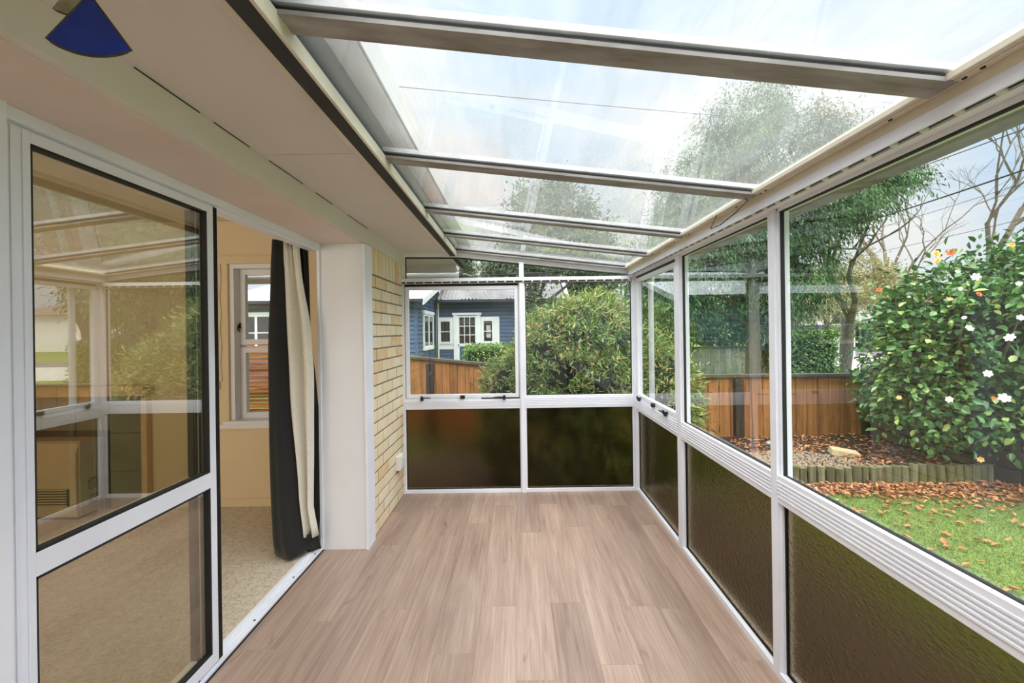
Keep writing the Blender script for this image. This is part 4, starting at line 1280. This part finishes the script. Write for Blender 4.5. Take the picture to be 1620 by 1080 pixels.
BL = [('petal_white', 4.23, 3.85, 1.37, 1.0), ('petal_white', 4.49, 3.75, 1.28, 1.2), ('petal_white', 4.65, 3.80, 1.46, 0.9), ('petal_white', 4.34, 3.80, 0.95, 1.0), ('petal_white', 4.14, 3.95, 0.69, 0.9), ('petal_white', 4.37, 3.70, 0.74, 1.3), ('petal_white', 4.24, 3.90, 1.47, 0.6), ('petal_white', 4.41, 3.95, 1.86, 1.1), ('petal_white', 4.28, 4.00, 1.92, 0.6), ('petal_peach', 4.29, 4.20, 2.13, 1.2), ('petal_peach', 4.25, 4.15, 2.05, 1.1), ('petal_brown', 4.44, 4.20, 2.14, 1.1), ('petal_brown', 3.79, 4.30, 1.78, 0.8), ('petal_brown', 4.38, 3.90, 1.69, 0.8), ('petal_peach', 4.16, 3.95, 1.65, 0.6), ('petal_peach', 4.94, 4.10, 2.19, 0.8), ('petal_peach', 3.89, 4.20, 0.67, 0.7), ('petal_brown', 4.39, 3.80, 0.72, 0.6), ('petal_peach', 4.43, 3.95, 0.11, 0.8), ('petal_white', 4.26, 3.95, 1.75, 0.6), ('petal_white', 4.70, 3.85, 1.78, 0.7)]
seen = set()
for (k, x, y, z, s) in BL:
    if k in seen: o = fl[k].copy(); COL.objects.link(o)
    else: o = fl[k]; seen.add(k)
    o.parent = cam_; o.location = Vector((x, y, z)) - Vector(cam_.location)
    o.rotation_euler = (math.radians(65) + random.uniform(-.4, .4), random.uniform(-.5, .5), random.uniform(-.8, .4) - 0.5); o.scale = (0.034 * s,) * 3

# ---- tall drooping tree on the right
tr = empty('drooping_tree', (5.25, 9.2, -0.6), label='tall dark green drooping evergreen behind the orange-brown fence', cat='tree')
HB = [(3.5, 9.2, 2.1, 0.85, 0.8, 0.95), (4.1, 9.2, 2.9, 1.1, 0.9, 0.8), (4.9, 9.1, 3.4, 1.3, 1.0, 0.8), (6.1, 9.0, 3.75, 1.3, 1.0, 0.8), (7.0, 8.9, 4.1, 1.1, 0.9, 0.55), (7.9, 8.7, 4.55, .75, .7, .42),
      (6.2, 9.2, 2.5, 0.9, 0.9, 0.9), (3.6, 9.4, 1.75, 0.8, 0.7, 0.6), (5.6, 9.4, 1.9, 0.8, 0.8, 0.9), (2.9, 9.4, 2.9, 0.7, 0.7, 0.6), (4.6, 9.5, 4.6, 1.3, 1.2, 1.0), (6.2, 9.5, 5.2, 1.5, 1.2, 1.2), (7.4, 9.4, 5.4, 0.9, .9, 0.8), (5.4, 9.6, 6.2, 1.0, 1.0, 0.7), (3.9, 9.5, 3.9, .8, .8, .8), (5.75, 9.4, .8, .3, .3, .8)]
under(foliage('foliage', HB, 90000, 0.12, 0.028, 'hanging_leaf', clump=36, spread=0.13, shell=0.45, droop=1.4, jitter=0.7), tr)
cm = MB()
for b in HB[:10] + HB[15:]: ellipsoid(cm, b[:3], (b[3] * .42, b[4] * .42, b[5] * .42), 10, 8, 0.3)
under(cm.build('dark_core', 'hedge_core', None), tr)
tm = MB(); tm.tube([(5.25, 9.2, -0.6), (5.28, 9.2, 1.0), (5.2, 9.2, 3.0), (5.4, 9.3, 5.5)], [0.17, 0.15, 0.13, 0.05], 10)
for b in HB[:9]: tm.tube([(5.22, 9.2, min(2.6, b[2] - .3)), (lin(5.22, b[0], .5), 9.2, b[2] + .1), (b[0], b[1], b[2])], [0.06, 0.04, 0.015], 6)
under(tm.build('trunk', 'bark_mossy', None), tr)

# ---- far trees
def far_tree(name, label, base, blobs, n, mat, L=0.3, Wd=0.12, trunk=0.25, clump=30, spread=0.35, shell=0.4):
    t = empty(name, base, label=label, cat='tree')
    under(foliage('foliage', blobs, n, L, Wd, mat, clump=clump, spread=spread, shell=shell, droop=0.3), t)
    m = MB(); top_ = max(b[2] for b in blobs)
    m.tube([base, (base[0], base[1], lin(base[2], top_, .5)), (base[0] + .1, base[1], top_)], [trunk, trunk * .8, trunk * .3], 8)
    for b in blobs[:6]: m.tube([(base[0], base[1], lin(base[2], b[2], .6)), b[:3]], [trunk * .4, trunk * .15], 6)
    under(m.build('trunk', 'bark', None), t)
    return t
far_tree('tall_tree', 'tall dark tree seen above the rounded shrub through the roof', (2.3, 26, -0.4),
         [(2.3, 26, 8.8, 2.6, 2.5, 2.0), (1.2, 26, 6.8, 1.8, 2, 1.5), (3.9, 26, 7.0, 2.0, 2, 1.6), (2.5, 26, 5.2, 2.4, 2, 1.4), (4.8, 26, 4.8, 1.7, 1.5, 1.2)], 26000, 'far_leaf', trunk=0.45)
far_tree('tall_tree', 'ivy-clad tree directly behind the shrub with sky beside it', (0.55, 14, -0.4),
         [(0.6, 14, 2.6, 0.28, 0.28, 1.0), (0.62, 14, 1.6, 0.3, 0.3, 1.0), (1.3, 14, 3.7, 1.0, .8, .5), (2.6, 14, 3.6, 1.0, .8, .45), (0.4, 14, 3.9, .9, .8, .4)], 12000, 'far_leaf', L=0.14, Wd=0.06, trunk=0.2, spread=0.12)
far_tree('tall_tree', 'slim pointed tree beyond the blue cottage', (-4.0, 34, 0),
         [(-4.0, 34, 5.0, .65, .65, 2.6), (-4.0, 34, 7.0, .35, .35, 1.6)], 5000, 'far_leaf', trunk=0.2, spread=0.2)
far_tree('tall_tree', 'broad tree to the right of the pointed tree', (-0.6, 30, 0.2),
         [(-0.9, 30, 5.9, 1.3, 1.2, 0.9), (0.3, 30, 5.6, 1.0, 1.0, 0.8)], 9000, 'far_leaf', trunk=0.3)
far_tree('olive_tree', 'yellow-olive tree beside the bare tree near the street', (15.5, 19.5, -0.5),
         [(15.8, 19.5, 3.9, 1.7, 1.5, 0.9), (14.6, 19.5, 3.3, 1.2, 1.2, 0.7), (17.2, 19.5, 3.3, 1.4, 1.2, .9)], 12000, 'olive_leaf', L=0.12, Wd=0.07, trunk=0.2, spread=0.2)
far_tree('olive_tree', 'loose olive tree overhanging the white house across the street', (13.2, 17.5, -0.5),
         [(13.0, 17.5, 2.2, 1.2, .8, .45), (12.0, 17.5, 2.0, .7, .7, .4), (14.2, 17.5, 2.6, .9, .7, .5)], 5000, 'olive_leaf', L=0.10, Wd=0.06, trunk=0.10, spread=0.2)
far_tree('shade_tree', 'dense green tree behind the grey fence', (7.0, 15, -0.5),
         [(6.0, 15, 2.0, 1.5, 1.2, 1.3), (7.6, 15, 1.6, 1.3, 1.2, 1.1), (9.0, 15, 2.6, 1.2, 1, 1.1), (4.6, 15, 1.6, 1.2, 1, 1.2)], 22000, 'hanging_leaf', L=0.14, Wd=0.06, trunk=0.2, spread=0.18)

# ---- bare trees
def bare_tree(label, base, h, r0, lean, seed, depth=5, spreadk=0.55):
    rr = random.Random(seed)
    t = empty('bare_tree', base, label=label, cat='tree', group=None)
    tm, bm_ = MB(), MB()
    def grow(p, d, L, r, lev):
        mid = p + d * L * .5 + Vector((rr.gauss(0, .05), rr.gauss(0, .05), 0)) * L
        e_ = p + d * L
        (tm if lev == 0 else bm_).tube([p, mid, e_], [r, r * .85, r * .68], 6 if lev < 2 else 4, cap=False)
        if lev >= depth: return
        for _ in range(2 if lev == 0 else rr.choice((2, 3, 3))):
            nd = (d + Vector((rr.gauss(0, spreadk), rr.gauss(0, spreadk * .7), rr.gauss(0.12, .28)))).normalized()
            grow(e_ if rr.random() < .6 else mid.lerp(e_, rr.random()), nd, L * rr.uniform(.58, .82), r * rr.uniform(.5, .66), lev + 1)
    grow(Vector(base), Vector(lean).normalized(), h * .42, r0, 0)
    under(tm.build('trunk', 'bark', None, smooth=True), t)
    under(bm_.build('branches', 'twig', None), t)
bare_tree('bare forked tree rising behind the left side of the camellia', (8.6, 11.0, -0.6), 6.0, 0.14, (0.14, 0, 1), 14)
bare_tree('bare tree seen above the middle of the camellia', (22.0, 24, -0.3), 12, 0.22, (-0.12, 0, 1), 8, 6)
bare_tree('bare tree furthest along the street with a thick dark trunk', (28.5, 25, -0.3), 13, 0.30, (0.05, 0, 1), 21, 6)
bare_tree('thin bare tree between the two larger bare street trees', (25.2, 28, -0.3), 11, 0.16, (0.02, 0, 1), 33, 5)

# ---- hedges
def hedge(label, x0, x1, y0, y1, z0, z1, n, mat='hedge_leaf', L=0.06, Wd=0.035):
    h_ = empty('hedge', ((x0 + x1) / 2, (y0 + y1) / 2, z0), label=label, cat='hedge')
    under(MB().box(x0 + .06, x1 - .06, y0 + .06, y1 - .06, z0, z1 - .06).build('dark_core', 'hedge_core', None), h_)  # solid dark box, inner shade of the hedge put into its colour
    P = RNG.random((n, 3)) * np.array([x1 - x0, y1 - y0, z1 - z0]) + np.array([x0, y0, z0])
    ax = RNG.integers(0, 3, n)
    P[ax == 0, 0] = np.where(RNG.random((ax == 0).sum()) < .5, x0, x1); P[ax == 1, 1] = y0; P[ax == 2, 2] = z1
    P += RNG.normal(size=P.shape) * .04
    V, F = leaf_geo(P, RNG.normal(size=P.shape), RNG.normal(size=P.shape) + np.array([0, -.5, .8]), L, Wd)
    under(np_mesh('foliage', V, F, mat, kind='stuff'), h_)
hedge('clipped green hedge behind the fence near the letterbox', 5.75, 6.72, 8.6, 9.4, -0.6, 1.26, 9000)
hedge('low green hedge in front of the blue cottage door', -1.12, 1.0, 8.9, 9.7, -0.4, 1.04, 10000, L=0.06)

# ---- letterbox
lb = empty('letterbox', (9.0, 12.6, -0.6), label='pale blue arched letterbox on a post beside the hedge', cat='letterbox')
m = MB(); m.prism([(-.13, 0), (.13, 0), (.13, .13)] + [(.13 * math.cos(a), .13 + .12 * math.sin(a)) for a in [PI * k / 8 for k in range(1, 8)]] + [(-.13, .13)], -.28, .28, axis='x')
o = m.build('box', 'letterbox_blue', lb, loc=(0, 0, 1.48)); 
MB().box(-.05, .05, -.05, .05, 0, 1.48).build('post', 'white_timber', lb)

# ---- blue weatherboard cottage
co = empty('blue_cottage', (-3.3, 17, 0), label='blue weatherboard cottage with white joinery and grey iron roof beyond the fence', cat='house')
def PC(mb, nm, mat, **kw):
    return under(mb.build(nm, mat, None, **kw), co)
GZ = -0.3
# recessed front wall facing us (y=17), boards one by one
def boards_x(x0, x1, y, z0, z1, step=0.15, mat='blue_board'):
    z = z0
    while z < z1 - 0.02:
        zt_ = min(z + step, z1)
        PC(MB().add([(x0, y, z), (x1, y, z), (x1, y + .03, zt_ - .016), (x0, y + .03, zt_ - .016), (x0, y - .022, z), (x1, y - .022, z), (x1, y - .002, zt_ - .016), (x0, y - .002, zt_ - .016)],
                    [(0, 1, 2, 3), (4, 7, 6, 5), (0, 4, 5, 1), (3, 2, 6, 7), (0, 3, 7, 4), (1, 5, 6, 2)]), 'weatherboard', mat)
        z += step
def boards_y(x, y0, y1, z0, z1, step=0.15, mat='blue_board', gable=None):
    z = z0
    while z < z1 - 0.02:
        zt_ = min(z + step, z1); a = y0
        if gable: a = max(y0, gable(z))
        if y1 - a > .1:
            PC(MB().add([(x, a, z), (x, y1, z), (x - .03, y1, zt_ - .016), (x - .03, a, zt_ - .016), (x + .022, a, z), (x + .022, y1, z), (x + .002, y1, zt_ - .016), (x + .002, a, zt_ - .016)],
                        [(0, 1, 2, 3), (4, 7, 6, 5), (0, 4, 5, 1), (3, 2, 6, 7), (0, 3, 7, 4), (1, 5, 6, 2)]), 'weatherboard', mat)
        z += step
PC(MB().box(-3.3, 1.6, 17.03, 17.2, GZ, 2.75), 'wall', 'dark_board')  # dark colour showing in the board gaps paints their shade lines
boards_x(-3.26, 1.6, 17.02, GZ, 2.7)
PC(MB().box(-9.5, -3.34, 13.75, 17.2, GZ, 2.45), 'wall', 'dark_board')  # dark backing again, for painted shade lines between the wing's boards
boards_y(-3.33, 13.7, 17.0, GZ, 3.5, gable=lambda z: 13.7 + max(0, (z - 2.42) / 0.32))
PC(MB().prism([(13.75, 2.4), (20.0, 2.4), (20.0, 2.4), (17.0, 3.45)], -3.55, -3.34, axis='x'), 'gable', 'dark_board')  # same dark backing, shade lines of the gable boards
boards_x(-9.5, -3.36, 13.72, GZ, 2.42)
PC(MB().box(-3.38, -3.28, 13.66, 13.76, GZ, 2.42), 'corner_board', 'blue_board')
# wing roof, low pitch, pale, rising away from us
PC(MB().hexa([(-10, 13.35, 2.44), (-3.0, 13.35, 2.44), (-3.0, 18.6, 3.88), (-10, 18.6, 3.88), (-10, 13.35, 2.50), (-3.0, 13.35, 2.50), (-3.0, 18.6, 3.94), (-10, 18.6, 3.94)]), 'roof', 'roof_light')
PC(MB().hexa([(-3.02, 13.3, 2.30), (-2.98, 13.3, 2.30), (-2.98, 18.6, 3.74), (-3.02, 18.6, 3.74), (-3.02, 13.3, 2.50), (-2.98, 13.3, 2.50), (-2.98, 18.6, 3.96), (-3.02, 18.6, 3.96)]), 'barge_board', 'white_timber')
PC(MB().box(-10, -3.0, 13.25, 13.36, 2.40, 2.50), 'gutter', 'dark_board')
# main roof: corrugated sheets, each rib real
mr = MB(); x = -3.3; N_ = 0
vs = []; fs = []
cols = int((2.0 + 3.1) / 0.035)
for i in range(cols + 1):
    x = -3.15 + i * 0.035
    dz = 0.036 * math.cos(2 * PI * i / 4.0)
    vs += [(x, 16.55, 2.72 + dz), (x, 18.6, 3.83 + dz)]
for i in range(cols): fs.append((2 * i, 2 * i + 2, 2 * i + 3, 2 * i + 1))
PC(mr.add(vs, fs), 'corrugated_roof', 'iron_roof')
PC(MB().box(-3.2, 2.0, 16.5, 16.6, 2.60, 2.70), 'gutter', 'dark_board')
PC(MB().hexa([(2.0, 16.5, 2.6), (2.12, 16.5, 2.6), (2.12, 18.6, 3.73), (2.0, 18.6, 3.73), (2.0, 16.5, 2.8), (2.12, 16.5, 2.8), (2.12, 18.6, 3.93), (2.0, 18.6, 3.93)]), 'barge_board', 'white_timber')
m = MB(); m.tube([(-3.2, 16.9, 2.6), (-3.2, 16.9, GZ)], 0.035, 8); PC(m, 'downpipe', 'white_timber')
# joinery in the front wall
def joinery(x0, x1, z0, z1, nx, nz, y=16.98, fr=0.07, glz0=None, name='window'):
    f = MB(); g0 = glz0 if glz0 is not None else z0 + fr
    f.box(x0, x0 + fr, y - .05, y, z0, z1); f.box(x1 - fr, x1, y - .05, y, z0, z1); f.box(x0 + fr, x1 - fr, y - .05, y, z1 - fr, z1); f.box(x0 + fr, x1 - fr, y - .05, y, z0, g0)
    w_, h_ = (x1 - x0 - 2 * fr) / nx, (z1 - fr - g0) / nz
    for i in range(1, nx): f.box(x0 + fr + i * w_ - .014, x0 + fr + i * w_ + .014, y - .045, y, g0, z1 - fr)
    for j in range(1, nz): f.box(x0 + fr, x1 - fr, y - .044, y - .001, g0 + j * h_ - .014, g0 + j * h_ + .014)
    fo = PC(f, name, 'white_timber')
    for i in range(nx):
        for j in range(nz):
            p = MB().box(x0 + fr + i * w_ + .014, x0 + fr + (i + 1) * w_ - .014, y - .02, y - .012, g0 + j * h_ + .014, g0 + (j + 1) * h_ - .014).build('pane', 'house_glass', None)
            p.parent = fo; p.matrix_parent_inverse = (co.matrix_basis).inverted() @ Matrix.Identity(4)
            p.matrix_parent_inverse = fo.matrix_parent_inverse.copy(); 
            p.parent = fo; p.matrix_parent_inverse = Matrix.Translation((0, 0, 0))
    return fo
PC(MB().box(-3.24, -0.7, 16.965, 16.99, 0.70, 2.02), 'joinery_backing', 'white_timber')
joinery(-3.19, -2.66, 0.93, 1.92, 1, 2)
joinery(-2.43, -1.62, -0.05, 2.08, 3, 3, glz0=0.92, name='door')
joinery(-1.42, -0.92, 0.93, 1.92, 1, 2)
PC(MB().box(-2.58, -2.43, 16.90, 16.99, GZ, 2.16).box(-1.62, -1.47, 16.90, 16.99, GZ, 2.16).box(-2.62, -1.43, 16.88, 16.99, 2.10, 2.19), 'door_frame', 'white_timber')
for i in range(3):
    xa = -2.34 + i * 0.22
    PC(MB().box(xa, xa + .17, 16.915, 16.925, 0.02, 0.82), 'door_inset', 'blue_board')
PC(MB().box(-2.40, -2.36, 16.88, 16.93, 0.86, 0.90), 'door_knob', 'dark_board')
# side window of the wing
f = MB(); f.box(-3.32, -3.24, 14.55, 16.35, 2.08, 2.20); f.box(-3.32, -3.25, 14.62, 16.28, 0.76, 0.86)
for a in (14.62, 15.42, 16.20): f.box(-3.32, -3.26, a, a + 0.08, 0.86, 2.08)
f.box(-3.32, -3.27, 14.7, 16.2, 0.86, 0.92); f.box(-3.32, -3.27, 14.7, 16.2, 2.0, 2.08)
fo = PC(f, 'window', 'white_timber')
for a, b in ((14.70, 15.42), (15.50, 16.20)):
    o = MB().box(-3.29, -3.285, a, b, 0.92, 2.0).build('pane', 'house_glass', None); o.parent = fo
# window of the wing's front, seen through the living room window
f = MB(); f.box(-9.3, -7.9, 13.62, 13.72, 0.85, 2.15)
fo = PC(f, 'window', 'white_timber')
for a, b in ((-9.18, -8.65), (-8.55, -8.02)):
    for c, d_ in ((1.0, 1.45), (1.5, 2.0)):
        o = MB().box(a, b, 13.600, 13.615, c, d_).build('pane', 'house_glass', None); o.parent = fo

# ---- slatted screen outside the living room window
sc_ = empty('slat_screen', (-3.6, 5.2, -0.36), label='orange horizontal slat screen outside the living room window', cat='screen')
sls = None
for i in range(34):
    z = 0.22 + i * 0.042
    if sls is None: sls = MB().box(-1.1, 1.1, -0.012, 0.012, -0.017, 0.017).build('slat', 'slat_timber', sc_, loc=(0, 0, z))
    else: inst(sls, 'slat', (0, random.uniform(-.006, .006), z), sc_, rot=(random.uniform(-.25, .25), random.uniform(-.008, .008), 0))
for x in (-1.05, 0, 1.05): MB().box(x - .04, x + .04, .015, .09, 0, 1.70).build('post', 'fence_post', sc_)

# ---- street: picket fence, dark fence, white houses
pf = empty('picket_fence', (18, 21.5, -0.3), label='pale picket fence across the street', cat='fence')
ps = None
for i in range(40):
    x = -5.6 + i * 0.13
    if ps is None: ps = MB().prism([(-.05, 0), (.05, 0), (.05, .95), (0, 1.02), (-.05, .95)], -.012, .012).build('picket', 'picket', pf, loc=(x, 0, 0.35))
    else: inst(ps, 'picket', (x, 0, 0.35), pf)
MB().box(-5.7, -.45, .012, .05, 0.55, .63).build('rail', 'picket', pf); MB().box(-5.7, -.45, .012, .05, 1.1, 1.18).build('rail', 'picket', pf)
MB().box(-.55, -.38, -.05, .09, 0.0, 1.5).build('post', 'white_timber', pf)
df = empty('board_fence', (21, 27.9, 0), label='black board fence in front of the white street house', cat='fence')
for i in range(6):
    MB().box(-6.5, -.05, -.015, .015, 0.42 + i * .19, 0.42 + i * .19 + .18).build('board', 'dark_board', df)
for x in (-6.4, -3.2, -.1): MB().box(x - .05, x + .05, .015, .1, 0, 1.56).build('post', 'dark_board', df)
wh = empty('white_house', (26, 30, 0.5), label='white house with hipped tile roof across the street behind the camellia', cat='house')
def PW_(mb, nm, mat, **kw): return under(mb.build(nm, mat, None, **kw), wh)
PW_(MB().box(15, 21.2, 31, 36, 0.3, 2.95), 'wall', 'house_white')
PW_(MB().box(21.2, 34, 29.5, 38, 0.3, 3.0), 'wall', 'house_white')
def hip(x0, x1, y0, y1, z, h):
    cy = (y0 + y1) / 2; d_ = (y1 - y0) / 2
    return MB().add([(x0, y0, z), (x1, y0, z), (x1, y1, z), (x0, y1, z), (x0 + d_ * .8, cy, z + h), (x1 - d_ * .8, cy, z + h)], [(0, 1, 5, 4), (1, 2, 5), (2, 3, 4, 5), (3, 0, 4), (0, 3, 2, 1)])
PW_(hip(20.7, 34.5, 29, 38.5, 3.0, 1.7), 'roof', 'tile_roof')
PW_(hip(14.5, 22, 30.5, 36.5, 2.95, 1.2), 'roof', 'roof_light')
PW_(MB().box(22.6, 23.4, 33, 33.8, 3.0, 5.6), 'chimney', 'house_white')
for (x0, x1, y, z0, z1) in ((16.0, 17.6, 31, 1.75, 2.65), (18.7, 19.5, 31, 1.2, 2.75), (22.5, 24.2, 29.5, 1.55, 2.6), (26.5, 28.6, 29.5, 1.4, 2.5)):
    fo = PW_(MB().box(x0, x1, y - .06, y, z0, z1), 'window', 'white_timber')
    n_ = max(1, int((x1 - x0) / .75))
    for i in range(n_):
        w_ = (x1 - x0 - .1) / n_
        o = MB().box(x0 + .08 + i * w_, x0 + .02 + (i + 1) * w_, y - .075, y - .062, z0 + .08, z1 - .08).build('pane', 'house_glass', None); o.parent = fo
for i, (x, y, z, r_, lab) in enumerate(((21.6, 28.4, 0.5, 0.9, 'rounded green shrub by the end of the black board fence'), (23.6, 28.2, 0.5, 1.3, 'blue-green shrub below the white house window'))):
    t = empty('garden_shrub', (x, y, z), label=lab, cat='shrub')
    under(ellipsoid(MB(), (x, y, z + r_ * .4), (r_ * .8, r_ * .7, r_ * .5), 12, 8, .1).build('dark_core', 'hedge_core', None), t)
    under(foliage('foliage', [(x, y, z + r_ * .4, r_, r_ * .8, r_ * .6)], 2500, .14, .07, 'hedge_leaf', clump=10, spread=.1, shell=.8), t)

# ---- overhead wires
def wire(name, label, pts, r=0.012, sag=0.25, group=None):
    m = MB(); a, b = Vector(pts[0]), Vector(pts[1]); P_ = []
    for i in range(15):
        t = i / 14; p = a.lerp(b, t); p.z -= sag * 4 * t * (1 - t); P_.append(p)
    m.tube(P_, r, 6)
    return m.build(name, 'cable_black', label=label, cat='cable')
wire('power_cable', 'thick lower power cable crossing in front of the bare trees', ((13.3, 20, 5.5), (10.7, 6, 4.75)), 0.020, 0.15)
wire('power_cable', 'upper power cable crossing above the bare trees', ((13.3, 20, 7.15), (10.7, 6.5, 5.45)), 0.012, 0.15)
wire('power_cable', 'thin power wire just under the thick cable', ((15.5, 24, 5.6), (12.2, 8, 4.85)), 0.006, 0.1)
wire('power_cable', 'lowest thin power wire behind the bare trees', ((20, 30, 5.6), (16, 11, 4.75)), 0.009, 0.1)
wire('service_wire', 'thin wire crossing over the widest roof pane', ((-1.4, 2.55, 3.0), (4.6, 5.1, 3.85)), 0.0025, 0.02)
wire('service_wire', 'thin wire crossing over the roof beyond the second rafter', ((-1.6, 4.0, 3.1), (4.7, 8.1, 4.10)), 0.004, 0.03)
# insulator bracket on the house corner, seen through the small top light
ib = empty('service_bracket', (-0.60, 4.36, 2.0), label='black service bracket and cables at the eave corner outside the top light', cat='bracket')
ellipsoid(MB(), (0, .05, -.01), (.045, .05, .065), 12, 8).build('insulator', 'cable_black', ib, smooth=True)
m = MB(); m.tube([(-.06, .0, .12), (-.03, .04, .03), (0, .05, 0)], .022, 8); m.tube([(0.0, .05, 0), (.06, .06, .02), (.12, .1, .0)], [.018, .012, .012], 8); m.build('arm', 'gutter_grey', ib)
m = MB(); m.tube([(.10, .1, 0), (.35, .25, .035), (.9, .6, .10), (1.8, 1.2, .25)], .007, 6); m.tube([(-.40, -.02, .085), (-.2, .0, .05), (-.02, .04, .0)], .006, 6); m.tube([(.03, .05, 0), (.05, .03, -.06), (.09, .03, -.10), (.095, .03, -.17)], .003, 6); m.build('cable', 'cable_black', ib)
bpy.context.view_layer.update()
